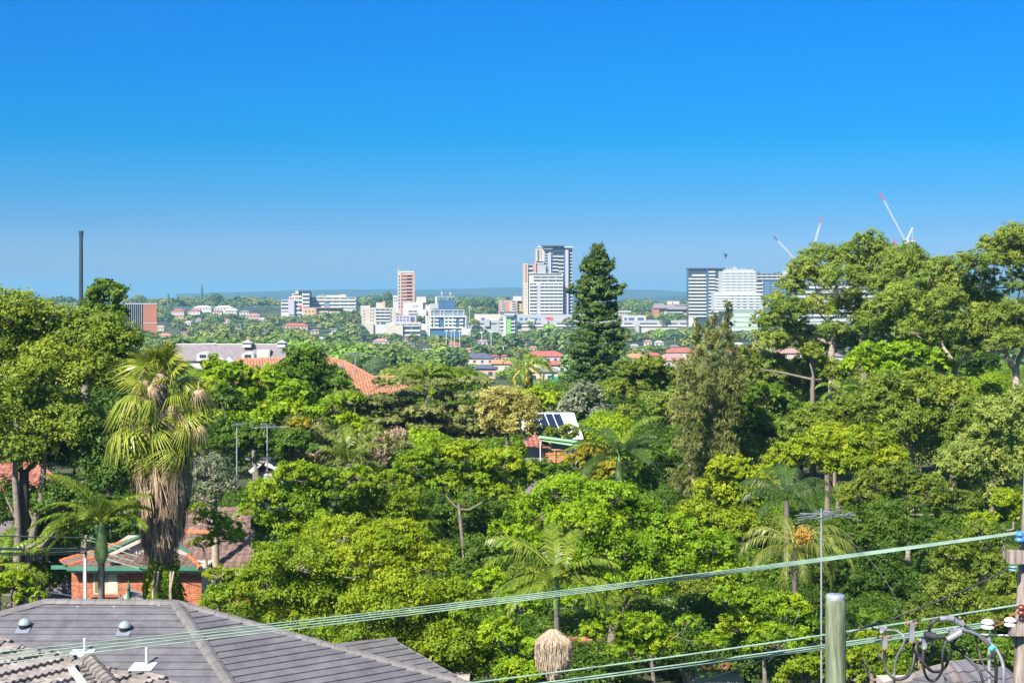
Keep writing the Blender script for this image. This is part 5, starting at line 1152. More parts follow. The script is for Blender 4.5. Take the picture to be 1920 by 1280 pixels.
# centre back
cl = []
for y_, rng_ in ((718, (740, 890)), (744, (655, 890)), (762, (640, 800)), (772, (615, 915)), (788, (740, 930)), (797, (640, 780)), (812, (660, 760)), (800, (800, 940)), (830, (720, 850)), (824, (860, 960))):
    n_ = max(2, int((rng_[1]-rng_[0])/52))
    for i in range(n_+1): cl.append((rng_[0]+(rng_[1]-rng_[0])*i/n_, y_+(i % 2)*5-2, 42, 9))
T('layered_cedar', 'wide grey green cedar with flat layered branches', 108, 'lf_cedar', cl, 'cedar', trunkx=782, fork=815, bark='bark_dark', seed=13, tr=.34, dj=1.0, dens=1.8)
T('golden_bush', 'yellow tinged weeping tree left of the cream tree', 128, 'lf_lime2', [(835, 715, 40, 26), (870, 722, 30, 22), (800, 712, 34, 18)], 'wispy', seed=14, dens=1.5)
T('cream_tree', 'pale cream yellow tree above the solar roof', 97, 'lf_cream', [(930, 748, 34, 26), (962, 762, 36, 36), (930, 790, 30, 30), (975, 800, 30, 30), (915, 765, 22, 30), (990, 770, 22, 34)], 'wispy', seed=15, dens=2.1, dj=.3)
T('yellow_tree', 'golden lime round tree beside the cream tree', 125, 'lf_yellow', [(1000, 745, 32, 20), (1035, 760, 40, 24), (1062, 768, 22, 16), (990, 760, 30, 25)], 'dense', seed=16)
T('olive_bush', 'silvery grey bush right of the solar roof', 120, 'lf_grey', [(1100, 745, 38, 28), (1080, 765, 34, 30), (1130, 790, 36, 36), (1105, 815, 34, 30)], 'wispy', seed=17, dens=1.6)
T('open_tree', 'yellow green tree with dark forked trunks right of the pine', 118, 'lf_oliveg', [(1180, 700, 34, 28), (1222, 690, 36, 26), (1165, 740, 26, 30), (1250, 715, 24, 30), (1210, 725, 40, 26), (1180, 780, 26, 26), (1245, 770, 28, 34)], 'open', trunkx=1222, fork=830, bark='bark_dark', seed=18, dens=1.3)
T('shrub', 'small green bush growing before the solar roof edge', 97, 'lf_oliveg', [(1030, 815, 18, 14), (1065, 812, 22, 18), (995, 812, 14, 12), (1010, 800, 10, 9)], 'olive', seed=19)
T('shrub', 'orange tinged shrub right of the verandah', 84, 'lf_orange', [(1110, 850, 36, 24), (1085, 870, 30, 22), (1140, 880, 34, 28), (1110, 895, 40, 20)], 'open', seed=20, dens=1.4)
T('shrub', 'green shrub mass below the verandah', 80, 'lf_green', [(1000, 878, 30, 16), (1052, 880, 30, 14), (960, 870, 26, 18), (1020, 890, 40, 26), (975, 890, 36, 26), (1060, 895, 30, 18), (1190, 900, 44, 30), (1230, 870, 40, 30)], 'dense', seed=21)
T('reed_clump', 'olive thicket of tall reeds behind the centre lime trees', 88, 'lf_cedar', [(560, 830, 34, 44), (600, 840, 36, 46), (550, 875, 36, 30), (700, 840, 40, 34), (740, 860, 40, 34), (620, 880, 50, 26)], 'casu', seed=22, dens=1.3)
T('reed_clump', 'straw coloured dead vine draped over the thicket', 86, 'lf_dead', [(565, 860, 16, 22), (598, 872, 12, 18), (745, 815, 26, 12), (716, 850, 10, 34), (592, 850, 10, 20)], 'casu', seed=23, dens=1.1, limbs=False)
T('orange_tree', 'orange tipped bush at the end of the antenna', 86, 'lf_orange', [(560, 800, 26, 18), (545, 850, 26, 36), (530, 880, 24, 26), (580, 905, 34, 16)], 'open', seed=24, dens=1.4)
# norfolk style pine
def pine(label, px, py0, py1, Y, prof):
    k = Y/F; base = Vector(((px-960)*k, Y, G(Y)-.3)); top = P(px, py0, Y).z
    o = thing('norfolk_pine', label, 'tree', base); rng = np.random.default_rng(77)
    m = MB(); m.tube([base, (base.x, Y, top-6), (base.x, Y, top)], [.42, .2, .04], 9); m.build('trunk', MATS['bark_dark'], o)
    lm = MB(); pts = []; bi = []; va = []
    py = py0+5
    while py < py1:
        w_ = profile(prof, py)*.88; z0 = P(0, py, Y).z; n = 10 if w_ > 25 else 7; a0 = rng.random()*6; tk_ = .80+.32*rng.random()
        for i in range(n):
            a = a0+6.283*i/n+rng.normal()*.15; L = w_*k*tk_*(.80+.35*rng.random()); dx, dy = math.cos(a), math.sin(a); zz = z0+rng.normal()*.1
            up = .28 if py < 520 else .12
            q = [Vector((base.x+dx*L*t, Y+dy*L*t, zz-.14*L*t+up*L*t*t*1.6)) for t in (0, .35, .7, 1)]
            lm.tube([p for p in q], [.07, .05, .03, .015], 4, False)
            nf = int(150*L/2.5)+24; bv = rng.random()*.5
            t = .30+.74*rng.random(nf)**.75; x = base.x+dx*L*t; y = Y+dy*L*t; z = zz-.14*L*t+up*L*t*t*1.6
            wd = .30*(1-.35*np.abs(t-.75)/.5)*min(1, L/2)+.05
            s1 = rng.normal(size=nf)*wd*.75; pts.append(np.stack([x-dy*s1, y+dx*s1, z+np.abs(rng.normal(size=nf))*.17*(.3+t)+.04], 1))
            bi.append(np.stack([dx*.5-dy*np.sign(s1)*.5, dy*.5+dx*np.sign(s1)*.5, np.full(nf, .9)], 1)); va.append(bv+rng.random(nf)*.5)
        py += (9.5 if py < 560 else 13.0)*(.9+.2*rng.random())
    lm.build('branches', MATS['bark_dark'], o)
    p = np.concatenate(pts); leaves('crown', p, np.concatenate(bi), .40, np.concatenate(va), MATS['lf_pine'], o, asp=.32, tri=True, rnd=.5, off=base)
    NLEAF[0] += len(p)
pine('tall dark green tiered pine standing in the centre of the view', 1120, 462, 735, 165,
     [(462, 5), (470, 12), (480, 17), (490, 22), (500, 30), (520, 36), (534, 40), (545, 54), (560, 52), (575, 42), (590, 48), (610, 50), (630, 56), (650, 60), (665, 56), (690, 58), (735, 62)])
# she-oaks
T('she_oak', 'tallest feathery she-oak spire, middle right of the clump', 98, 'lf_casu', [(1362, 585, 10, 24), (1360, 625, 20, 30), (1364, 670, 28, 36), (1370, 725, 30, 45), (1362, 780, 26, 45), (1350, 850, 34, 50)], 'casu', trunkx=1368, fork=900, seed=31, dj=.2, bark='bark_grey')
T('she_oak', 'feathery brown green she-oak in the middle of the clump', 100, 'lf_casu', [(1334, 605, 10, 22), (1334, 645, 15, 30), (1332, 695, 22, 40), (1330, 760, 28, 50), (1322, 830, 30, 50), (1315, 890, 30, 40)], 'casu', trunkx=1334, fork=900, seed=32, dj=.2, bark='bark_pale')
T('she_oak', 'leftmost feathery olive she-oak of the clump', 96, 'lf_casu', [(1308, 618, 9, 22), (1306, 660, 15, 26), (1294, 710, 26, 44), (1285, 770, 26, 44), (1290, 840, 28, 44), (1275, 910, 26, 40), (1270, 690, 12, 20)], 'casu', trunkx=1302, fork=930, seed=33, dj=.2, bark='bark_pale')
# gums, right
T('gum_tree', 'left big gum tree with domed olive crown and forked limbs', 122, 'lf_gum',
  [(1625, 462, 36, 27), (1600, 490, 43, 32), (1648, 490, 36, 32), (1545, 482, 41, 24), (1530, 520, 43, 27), (1580, 525, 43, 29), (1505, 505, 32, 21), (1488, 540, 30, 27), (1640, 530, 36, 32), (1475, 585, 36, 29), (1452, 570, 23, 21), (1540, 580, 38, 27), (1600, 575, 34, 32), (1450, 605, 28, 18), (1500, 620, 32, 21), (1560, 620, 30, 18), (1640, 590, 32, 32), (1450, 640, 28, 16)],
  'gum', trunkx=1560, fork=640, bark='bark_pale', seed=41, tr=.34, dj=1.1)
T('gum_tree', 'middle gum tree whose crown peaks below the largest crane', 117, 'lf_gum',
  [(1708, 480, 36, 24), (1680, 505, 38, 29), (1730, 508, 36, 29), (1660, 540, 34, 29), (1710, 545, 43, 35), (1755, 545, 32, 32), (1690, 590, 38, 35), (1735, 600, 32, 32), (1765, 500, 28, 18), (1650, 615, 32, 24), (1700, 635, 36, 24), (1615, 615, 21, 32)],
  'gum', trunkx=1622, fork=650, bark='bark_grey', seed=42, tr=.36, dj=1.0)
T('gum_tree', 'rightmost gum tree rising highest at the right edge', 108, 'lf_gum',
  [(1895, 452, 43, 29), (1860, 462, 30, 21), (1880, 490, 47, 29), (1930, 480, 43, 40), (1820, 496, 38, 24), (1785, 505, 28, 21), (1800, 535, 36, 27), (1850, 530, 32, 21), (1770, 570, 32, 32), (1910, 535, 36, 29), (1850, 600, 43, 29), (1900, 590, 43, 27), (1800, 615, 36, 29), (1880, 640, 43, 27), (1930, 620, 43, 40), (1820, 655, 32, 21)],
  'gum', trunkx=1905, fork=690, bark='bark_pale', seed=43, tr=.36, dj=1.0)
T('tree', 'olive bushy tree covering the foot of the left gum', 118, 'lf_oliveg', [(1560, 700, 34, 26), (1600, 690, 28, 26), (1520, 665, 26, 20), (1400, 680, 26, 24)], 'olive', seed=39)
T('gum_tree', 'bushy gum joining the middle and rightmost gum crowns', 112, 'lf_gum', [(1760, 520, 34, 26), (1790, 560, 40, 30), (1750, 580, 40, 30), (1830, 570, 44, 28), (1720, 620, 40, 26), (1780, 625, 44, 28), (1840, 630, 40, 28), (1690, 560, 36, 28), (1660, 580, 34, 24)], 'gum', trunkx=1790, fork=680, seed=47, tr=.28, dj=1.0, bark='bark_pale')
T('gum_tree', 'low olive gum foliage beneath the left gum crown', 126, 'lf_gumw', [(1440, 640, 34, 20), (1490, 640, 36, 18), (1540, 650, 36, 18), (1590, 640, 36, 22), (1430, 605, 24, 20), (1640, 640, 30, 20)], 'gum', seed=48, bark='bark_grey')
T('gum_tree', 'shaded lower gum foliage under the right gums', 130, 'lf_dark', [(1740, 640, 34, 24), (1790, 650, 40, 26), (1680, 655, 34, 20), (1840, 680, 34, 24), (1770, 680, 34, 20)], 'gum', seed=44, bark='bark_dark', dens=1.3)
T('tree', 'brownish olive bushy tree below the left gum', 128, 'lf_gumw', [(1440, 690, 40, 34), (1490, 700, 40, 30), (1470, 730, 44, 30), (1530, 690, 36, 26), (1400, 700, 30, 30), (1540, 730, 34, 26)], 'olive', seed=45)
T('jacaranda_tree', 'vivid lime domed tree below the gum trees', 112, 'lf_lime', [(1640, 668, 48, 26), (1700, 662, 44, 26), (1745, 672, 36, 24), (1610, 690, 34, 24), (1680, 695, 60, 24), (1770, 690, 24, 20), (1855, 730, 24, 14), (1892, 752, 18, 14), (1830, 700, 22, 12)], 'lime', seed=46)
T('tree', 'cool green tree left of the small palm on the right', 104, 'lf_green', [(1440, 750, 44, 36), (1480, 770, 30, 30), (1400, 790, 40, 36), (1450, 810, 46, 34), (1390, 750, 26, 30), (1400, 660, 20, 18)], 'lime', seed=47)
T('she_oak', 'greyish olive tree left of centre in the right thicket', 92, 'lf_oliveg', [(1545, 790, 46, 36), (1500, 800, 40, 36), (1590, 770, 40, 34), (1560, 830, 60, 40)], 'olive', seed=48)
T('tree', 'large olive tree mass under the vivid lime dome', 98, 'lf_oliveg', [(1660, 730, 50, 36), (1720, 730, 50, 40), (1785, 745, 50, 40), (1620, 765, 44, 36), (1680, 790, 56, 44), (1750, 800, 56, 46), (1820, 790, 46, 50), (1640, 830, 50, 40)], 'olive', seed=49)
T('tree', 'olive grey tree at the right edge of the thicket', 90, 'lf_gumw', [(1870, 790, 50, 50), (1925, 780, 40, 60), (1850, 850, 50, 50), (1910, 870, 44, 50), (1790, 870, 50, 44), (1835, 920, 50, 40)], 'olive', seed=50)
T('tree', 'golden green tree in the middle of the right thicket', 84, 'lf_yellow', [(1560, 830, 54, 34), (1620, 825, 50, 32), (1510, 850, 46, 36), (1660, 860, 46, 32), (1590, 870, 60, 34), (1470, 860, 34, 30)], 'olive', seed=51)
T('tree', 'golden lime tree leaning left beside the she-oaks', 79, 'lf_yellow', [(1350, 875, 28, 26), (1385, 880, 30, 28), (1340, 925, 44, 34), (1395, 930, 48, 40), (1300, 965, 46, 28), (1370, 985, 60, 36), (1430, 900, 34, 30)], 'olive', seed=52)
T('tree', 'small golden patch of foliage at the right edge', 70, 'lf_yellow', [(1890, 940, 34, 26), (1915, 965, 24, 22), (1850, 985, 34, 26)], 'olive', seed=53)
T('tree', 'yellow olive tree above the large antenna right side', 74, 'lf_oliveg', [(1690, 900, 46, 34), (1740, 925, 50, 36), (1640, 905, 40, 34), (1790, 950, 50, 34), (1600, 930, 36, 30)], 'olive', seed=54, bark='bark_pale')
T('dark_tree', 'dark tree with pale crooked branches behind the top wires', 70, 'lf_dark', [(1600, 1000, 54, 46), (1670, 985, 54, 48), (1730, 1010, 50, 46), (1560, 1060, 50, 50), (1640, 1080, 56, 50), (1700, 1120, 60, 50), (1600, 1140, 56, 46)], 'olive', seed=55, bark='bark_pale', dens=.95)
T('tree', 'olive green tree behind the power pole insulators', 60, 'lf_oliveg', [(1850, 1010, 44, 36), (1790, 1040, 48, 40), (1850, 1080, 54, 46), (1780, 1110, 50, 44), (1850, 1150, 56, 44), (1740, 1160, 50, 40), (1800, 1200, 60, 36), (1900, 1110, 30, 60)], 'olive', seed=56, bark='bark_pale')
T('tree', 'dark olive tree low behind the tangled cables', 56, 'lf_green', [(1720, 1205, 50, 40), (1660, 1240, 50, 40), (1640, 1170, 30, 30), (1880, 1225, 40, 30)], 'olive', seed=57)
T('shrub', 'yellow green sapling right of the timber post', 40, 'lf_lime2', [(1630, 1195, 26, 22), (1612, 1235, 30, 26), (1668, 1260, 34, 18), (1650, 1225, 24, 20), (1600, 1270, 30, 16)], 'open', seed=58, dens=1.2)
T('shrub', 'yellow green sapling left of the timber post', 42, 'lf_lime2', [(1500, 1250, 34, 24), (1530, 1235, 24, 26), (1480, 1275, 30, 20), (1540, 1270, 20, 16)], 'open', seed=59, dens=1.2)
# centre front
T('tree', 'green tree filling in behind the umbrella shaped lime tree', 88, 'lf_green', [(760, 880, 50, 34), (830, 880, 50, 34), (900, 885, 50, 34), (960, 895, 44, 30), (800, 915, 60, 34), (880, 915, 60, 34)], 'olive', seed=60)
T('umbrella_tree', 'spreading lime tree with a forked bare trunk in the centre', 72, 'lf_lime2', [(820, 850, 50, 26), (775, 870, 40, 26), (870, 855, 50, 30), (940, 870, 46, 34), (980, 895, 34, 34), (750, 900, 34, 22), (900, 900, 50, 26), (830, 905, 44, 22), (930, 925, 40, 26)], 'open', trunkx=860, fork=945, bark='bark_grey', seed=61, tr=.11, dens=1.7)
T('dark_tree', 'dark shaded tree behind the forked bare trunk', 78, 'lf_dark', [(880, 960, 60, 40), (950, 970, 50, 40), (800, 960, 50, 40), (740, 950, 50, 40), (860, 1000, 60, 30)], 'olive', seed=62)
T('jacaranda_tree', 'lime green tree left of the forked trunk tree', 68, 'lf_lime', [(560, 890, 50, 30), (610, 900, 44, 26), (500, 930, 50, 40), (560, 945, 60, 44), (620, 930, 44, 30), (470, 975, 44, 36), (530, 1000, 60, 44), (670, 895, 36, 22), (610, 985, 44, 36)], 'lime', seed=63, fork=1050)
T('tree', 'warm lime bushy tree between the lime tree and forked trunk tree', 70, 'lf_lime2', [(690, 920, 44, 30), (735, 905, 36, 24), (680, 960, 44, 34), (750, 950, 44, 34), (780, 985, 40, 26), (700, 1000, 50, 30), (650, 965, 26, 30)], 'olive', seed=64)
T('jacaranda_tree', 'very large dense lime tree bottom centre left above the grey roof', 52, 'lf_lime2',
  [(640, 1015, 80, 44), (740, 1015, 74, 42), (560, 1050, 80, 50), (690, 1060, 90, 60), (790, 1060, 64, 52), (500, 1100, 80, 50), (610, 1120, 100, 60), (740, 1120, 100, 62), (440, 1130, 66, 44), (850, 1130, 66, 60), (690, 1180, 100, 56), (560, 1160, 80, 40), (830, 1200, 90, 60), (880, 1250, 70, 50), (410, 1080, 36, 20), (780, 1240, 80, 50)],
  'lime', seed=65, fork=1240, tr=.22, dens=.9)
T('jacaranda_tree', 'very large vivid lime tree right of centre behind the top wires', 58, 'lf_lime',
  [(1060, 925, 70, 34), (1140, 930, 64, 34), (1010, 965, 60, 40), (1100, 975, 80, 46), (1190, 965, 60, 36), (1250, 1000, 66, 40), (1330, 1020, 54, 36), (1160, 1030, 90, 50), (1270, 1060, 90, 50), (1350, 1070, 46, 44), (1060, 1040, 80, 50), (980, 1020, 50, 40), (1180, 1090, 80, 44), (940, 1000, 30, 30)],
  'lime', seed=66, fork=1170, tr=.22, dens=.95)
T('jacaranda_tree', 'lime clumps low in the centre around the palm flower skirt', 50, 'lf_lime', [(970, 1130, 50, 40), (940, 1190, 44, 44), (1000, 1215, 30, 30), (970, 1255, 50, 34), (1090, 1130, 44, 34), (920, 1100, 36, 40)], 'lime', seed=67)
T('jacaranda_tree', 'lime clumps under the large tree between the wires', 54, 'lf_lime', [(1200, 1180, 54, 36), (1180, 1225, 50, 30), (1240, 1215, 50, 30), (1330, 1200, 40, 20), (1150, 1160, 24, 20), (1110, 1190, 24, 30), (1290, 1165, 30, 16)], 'lime', seed=68)
T('jacaranda_tree', 'bright lime tree at the left of the timber post', 56, 'lf_lime', [(1420, 1140, 50, 36), (1480, 1150, 44, 40), (1390, 1180, 50, 36), (1450, 1200, 60, 40), (1510, 1190, 24, 40), (1360, 1120, 34, 26)], 'lime', seed=69)
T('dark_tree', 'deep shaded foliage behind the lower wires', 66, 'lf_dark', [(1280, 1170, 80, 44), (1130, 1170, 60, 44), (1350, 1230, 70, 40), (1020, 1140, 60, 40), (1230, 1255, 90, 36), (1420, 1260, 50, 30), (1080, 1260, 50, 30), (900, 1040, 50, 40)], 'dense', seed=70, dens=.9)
print('near leaf tris', NLEAF[0])

# ------------------------------------------------------------------ palms
feather_palm('king_palm', 'king palm with a green crownshaft in front of the brick house', 190, 980, 53, 1130, 2.5, .62,
  [(178, 75, 1.15), (140, 60, .95), (200, 30, 1.1), (175, 45, 1.0), (215, 15, 1.15), (235, 30, 1.1), (0, 60, .9), (20, 45, .8), (-20, 30, .85), (270, 45, 1.0), (300, 60, .9), (190, 0, 1.0), (60, 45, .9)], 'lf_palm', trunk_r=.13, shaft=(1.5, .26), seed=2, droop=.45)
feather_palm('king_palm', 'king palm with swollen trunk near the verandah', 1160, 852, 77, 900, 3.1, .7,
  [(10, 75, 1.05, 'lf_palm'), (110, 60, .9), (180, 30, 1.15, 'lf_palm'), (200, 45, .95), (160, 60, 1), (0, 30, .9), (20, 45, .9), (340, 60, .85), (270, 45, .9), (300, 30, 1.0), (230, 15, 1.1), (10, 0, 1.05), (170, 0, .9)], 'lf_palmd', trunk_r=.30, shaft=(1.8, .22), seed=3, droop=.5)
r_, C, base = feather_palm('king_palm', 'king palm whose long pale flower skirt hangs below the top wires', 1044, 1082, 41, 1180, 2.1, .58,
  [(170, 60, 1.15), (150, 45, 1.0), (195, 45, 1.1), (185, 15, 1.0), (200, 0, .9), (85, 75, 1.0), (60, 75, .9), (10, 30, 1.05), (-15, 45, .95), (0, 15, 1.0), (345, 0, .9), (270, 45, .9), (250, 30, .9), (30, 30, 1.0), (310, 15, .85)], 'lf_palm', trunk_r=.085, shaft=(.9, .11), seed=4, droop=.55)
# flower skirt (infructescence)
rng = np.random.default_rng(9); o = thing('palm_flower_cluster', 'pale pinkish hanging flower cluster of the king palm', 'flower cluster', P(1037, 1182, 40.8))
V = []; va = []
c0 = P(1037, 1180, 40.8); k = 41/F
for i in range(420):
    a = rng.random()*6.283; r = (36*rng.random()**.6)*k; bot = P(0, 1268-12*rng.random()-(r/(36*k))**2*26+8*math.sin(a*3), 41).z
    x = c0.x+math.cos(a)*r; y = c0.y+math.sin(a)*r; tz = c0.z-.06-(r/(36*k))**2*.35; prev = None
    for j in range(7):
        t = j/6; p = Vector((c0.x+(x-c0.x)*min(1, .15+t*3), c0.y+(y-c0.y)*min(1, .15+t*3), c0.z+.02+(tz-c0.z)*min(1, t*3) if t < .34 else tz+(bot-tz)*(t-.33)/.67))+Vector((rng.normal()*.012, rng.normal()*.012, 0))
        if prev is not None:
            w_ = .008; V += [prev-Vector((w_, 0, 0)), p-Vector((w_, 0, 0)), p+Vector((w_, 0, 0)), prev+Vector((w_, 0, 0))]; va.append(rng.random())
        prev = p
leafmat('lf_flower', [(.30, .22, .14), (.46, .36, .25), (.58, .46, .36)], .2, .7)
link('strands', mesh_np('strands', np.array([tuple(v-o.location) for v in V]), 4, np.array(va)), o, MATS['lf_flower'])
feather_palm('palm_tree', 'palm with yellowed drooping fronds left of the pine', 985, 688, 150, 720, 3.0, .75,
  [(160, 60, 1.0), (175, 30, 1.0), (185, 0, .95), (75, 75, 1.0), (60, 60, 1.2), (10, 45, 1.1), (0, 15, .95), (350, 0, .95, 'lf_palmy'), (190, -15, .95, 'lf_palmy'), (270, 30, .9), (300, -30, .8, 'lf_palmy'), (230, -30, .8), (20, 60, 1.1), (355, 30, 1.25), (330, -30, .9)], 'lf_palm', trunk_r=.25, seed=5, droop=.75, nl=38, w=.05, curl=2.0)
feather_palm('golden_palm', 'cluster palm with upright fronds above the layered cedar', 800, 712, 126, 720, 2.9, .7,
  [(170, 60, 1.1), (150, 75, .9), (90, 75, .9), (40, 60, 1.0), (10, 60, .9), (0, 30, 1.0), (180, 30, 1.2), (200, 45, .9), (340, 45, .9), (270, 60, .8), (60, 75, 1.0)], 'lf_palm', trunk_r=.15, seed=6, nl=36, w=.05)
feather_palm('cocos_palm', 'drooping palm with an orange seed cluster right of the large antenna', 1490, 1030, 60, 1090, 2.7, .62,
  [(100, 75, 1.0), (150, 60, 1.0), (180, 45, 1.05), (200, 30, .95), (170, 15, .9), (10, 60, 1.1), (0, 45, 1.15), (350, 30, 1.15), (20, 15, 1.0), (340, 0, 1.0), (300, 45, .9), (250, 45, .9), (270, 15, .8), (210, -30, .8), (330, -30, .8), (60, 60, 1.0)], 'lf_palmo', trunk_r=.14, seed=7, droop=.8, nl=44, vee=.15, curl=2.0)
rng = np.random.default_rng(12); o = thing('seed_cluster', 'orange yellow seed cluster in the drooping palm', 'seed cluster', P(1506, 1004, 59.3))
pp = rng.normal(size=(900, 3))*np.array([.20, .15, .17]); leafmat('lf_seed', [(.25, .11, .02), (.36, .19, .03), (.42, .27, .05)], .1)
leaves('seeds', pp, pp, .07, rng.random(900), MATS['lf_seed'], o, asp=.8)
feather_palm('cocos_palm', 'dark upright palm behind the large antenna', 1475, 935, 72, 1000, 2.9, .75,
  [(90, 75, 1.1), (60, 75, 1.0), (150, 60, 1.0), (20, 60, 1.0), (180, 45, .9), (0, 45, .95), (270, 60, .9), (200, 15, .7), (340, 15, .8), (120, 75, 1.0)], 'lf_palmd', trunk_r=.15, seed=8, droop=.9, nl=48, vee=.1, curl=1.8)
feather_palm('palm_tree', 'small palm with a glossy arching frond in the right thicket', 1572, 735, 108, 770, 2.3, .6,
  [(20, 45, 1.1), (0, 45, 1.0), (170, 60, .9), (200, 15, .9), (90, 75, .8), (340, 15, .9), (270, 45, .8)], 'lf_palm', trunk_r=.12, seed=9, nl=30, w=.05, curl=2.0)
feather_palm('reed_palm', 'deep green spiky palm tuft in the centre thicket', 655, 868, 84, 900, 2.6, .8,
  [(80, 75, 1.0), (110, 75, 1.0), (150, 60, 1.0), (40, 60, 1.05), (20, 45, .95), (170, 45, .9), (270, 60, .9), (300, 45, .8), (230, 45, .8), (190, 15, .7), (350, 15, .8)], 'lf_palm', trunk_r=.14, seed=10, nl=40, vee=.6, droop=.6, curl=.8)
feather_palm('king_palm', 'partly hidden small palm at the left edge', -5, 1060, 52, 1100, 2.1, .5,
  [(0, 45, 1.0), (20, 60, .9), (350, 15, 1.0), (10, 0, .9), (180, 45, .9), (90, 75, .9)], 'lf_palm', trunk_r=.12, seed=11, droop=.5)

# fan palm with its skirt
Y = 55; C = P(303, 810, Y); k = Y/F; base = Vector((C.x, Y, G(Y)-.3)); rng = random.Random(21)
o = thing('fan_palm', 'tall fan palm with a shaggy brown skirt of dead fronds', 'palm tree', base)
MB().tube([base, (C.x, Y, P(0, 1040, Y).z), (C.x, Y, P(0, 900, Y).z), (C.x, Y, P(0, 700, Y).z)], [.42, .36, .30, .20], 14).build('trunk', MATS['bark_palm'], o)
fans = [fan_mesh('frond', 1.15+.12*i, 1.12, 28, .45+.4*i, random.Random(40+i)) for i in range(3)]
n = 0
for ring, (py, el, num, kk) in enumerate(((700, 76, 6, .72), (710, 56, 8, .82), (730, 38, 9, .95), (755, 16, 10, 1.02), (782, -6, 11, 1.02), (808, -26, 10, .95), (828, -50, 9, .8))):
    for i in range(num):
        az = 360*i/num+ring*23+rng.uniform(-17, 17); f = link('frond', fans[rng.randrange(3) if ring > 1 else 0], o, MATS['lf_fan'], P(303+rng.uniform(-8, 8), py+rng.uniform(-14, 14), Y)-base)
        f.rotation_euler = (rng.uniform(-.9, .9), rad(-el+rng.uniform(-17, 17)), rad(az)); q = kk*rng.uniform(.70, 1.08); f.scale = (q, q, q); n += 1
deadf = fan_mesh('dead_frond', .75, 1.0, 16, 1.3, random.Random(50), 1.6, .035)
for i in range(20):
    f = link('dead_frond', deadf, o, MATS['lf_dead'], P(303+rng.uniform(-50, 70), rng.uniform(690, 800), Y-.3)-base); f.rotation_euler = (rng.uniform(-.4, .4), rad(rng.uniform(10, 60)), rad(rng.uniform(180, 360))); q = rng.uniform(.45, .75); f.scale = (q, q, q)
# skirt: hanging dead fronds, each a thatch of narrow strips
def thatch(seed, L):
    rg = random.Random(seed); V = []; va = []
    for j in range(26):
        x = rg.gauss(0, .13); y = rg.gauss(0, .05); l = L*rg.uniform(.65, 1.05); c = rg.random(); w_ = rg.uniform(.010, .026)
        q = [Vector((x*(.25+.95*t), y+.04*math.sin(3*t), -l*t)) for t in (0, .4, .75, 1)]
        for a, b2, wa, wb in ((q[0], q[1], w_*.6, w_), (q[1], q[2], w_, w_*.8), (q[2], q[3], w_*.8, .003)):
            V += [a-Vector((wa, 0, 0)), b2-Vector((wb, 0, 0)), b2+Vector((wb, 0, 0)), a+Vector((wa, 0, 0))]; va.append(c)
    return mesh_np('dead_frond', np.array([tuple(v) for v in V]), 4, np.array(va))
th = [thatch(60+i, 1.15) for i in range(5)]
prof_s = [(845, 40), (880, 62), (910, 66), (940, 62), (980, 52), (1010, 46), (1040, 34), (1060, 26)]
for i in range(230):
    py = 838+182*(i/230)**.9; r = profile(prof_s, py+22)*k*rng.uniform(.66, 1.02); az = rng.uniform(0, 6.283)
    f = link('dead_frond', th[i % 5], o, MATS['lf_dead'], P(304, py-8, Y)+Vector((math.cos(az)*r*.9, math.sin(az)*r*.9, 0))-base)
    f.rotation_euler = (rng.uniform(.0, .16), rng.uniform(-.1, .1), az+math.pi/2); q = rng.uniform(.75, 1.15); f.scale = (q, q, q)
# ivy on the palm trunk
rg = np.random.default_rng(5); n_ = 6500; h = rg.random(n_)**.8; a = rg.random(n_)*6.283; zt_ = P(0, 1035, Y).z; zb_ = P(0, 1150, Y).z
r = (.45+.42*h+.12*np.sin(a*3+h*9))*(.75+.3*rg.random(n_)); pt = np.stack([C.x+.05+np.cos(a)*r, Y+np.sin(a)*r, zt_+(zb_-zt_)*h], 1)
io = thing('ivy', 'green ivy climbing the foot of the fan palm', 'climbing plant', (C.x, Y, G(Y)))
leaves('foliage', pt, np.stack([np.cos(a), np.sin(a), np.full(n_, .5)], 1), .12, rg.random(n_), MATS['lf_lime'], io, asp=.7, off=io.location, rng=rg)
mb = MB()
for x in (286, 293, 322, 316): mb.tube([P(x, 1150, Y-.7), P(x+rng.uniform(-3, 3), 1105, Y-.75), P(x+4, 1070, Y-.6)], .045, 6)
mb.build('stems', MATS['bark_pale'], io)
def lmk2(px): return 'at the left edge' if px < 400 else 'right of the fan palm' if px < 640 else 'left of the bare forked trunk' if px < 860 else 'right of the bare forked trunk' if px < 1040 else 'below the verandah' if px < 1250 else 'below the she-oaks' if px < 1440 else 'near the cocos palm' if px < 1640 else 'near the right edge'
# low shrubs and small trees under the big crowns
cnt = 0
for Y in np.geomspace(58, 102, 9):
    px = (430 if Y < 86 else -40)+rr.random()*40
    while px < 1980:
        k_ = Y/F; r = rr.uniform(1.5, 2.6); g_ = G(Y); top = g_+rr.uniform(2.2, 4.2); lim = 900 if Y > 85 else 960
        if 960 < px < 1110 and 80 < Y: lim = 880
        if HY-top/Y*F < lim: top = (HY-lim)*k_
        if top-g_ > 1.2:
            h = (top-g_)*.55; c = Vector(((px-960)*k_, Y, top-h*.9))
            um = rr.choice(['lf_green', 'lf_dark', 'lf_oliveg', 'lf_dark']); o = link('understory_shrub', MP[rr.randrange(4)][0], None, MATS[um], c); o.scale = (r, r, h); o.rotation_euler = (0, 0, rr.random()*6.28)
            q_ = 'left' if px < 640 else 'centre' if px < 1280 else 'right'
            tag(o, f'low {CW[um]} shrub under the crowns, '+('front row ' if Y < 68 else 'middle row ' if Y < 84 else 'back row ')+lmk2(px), 'shrub', 'shrubs under the big crowns'); cnt += 1
        px += r/k_*rr.uniform(1.2, 1.9)
print('shrubs', cnt)

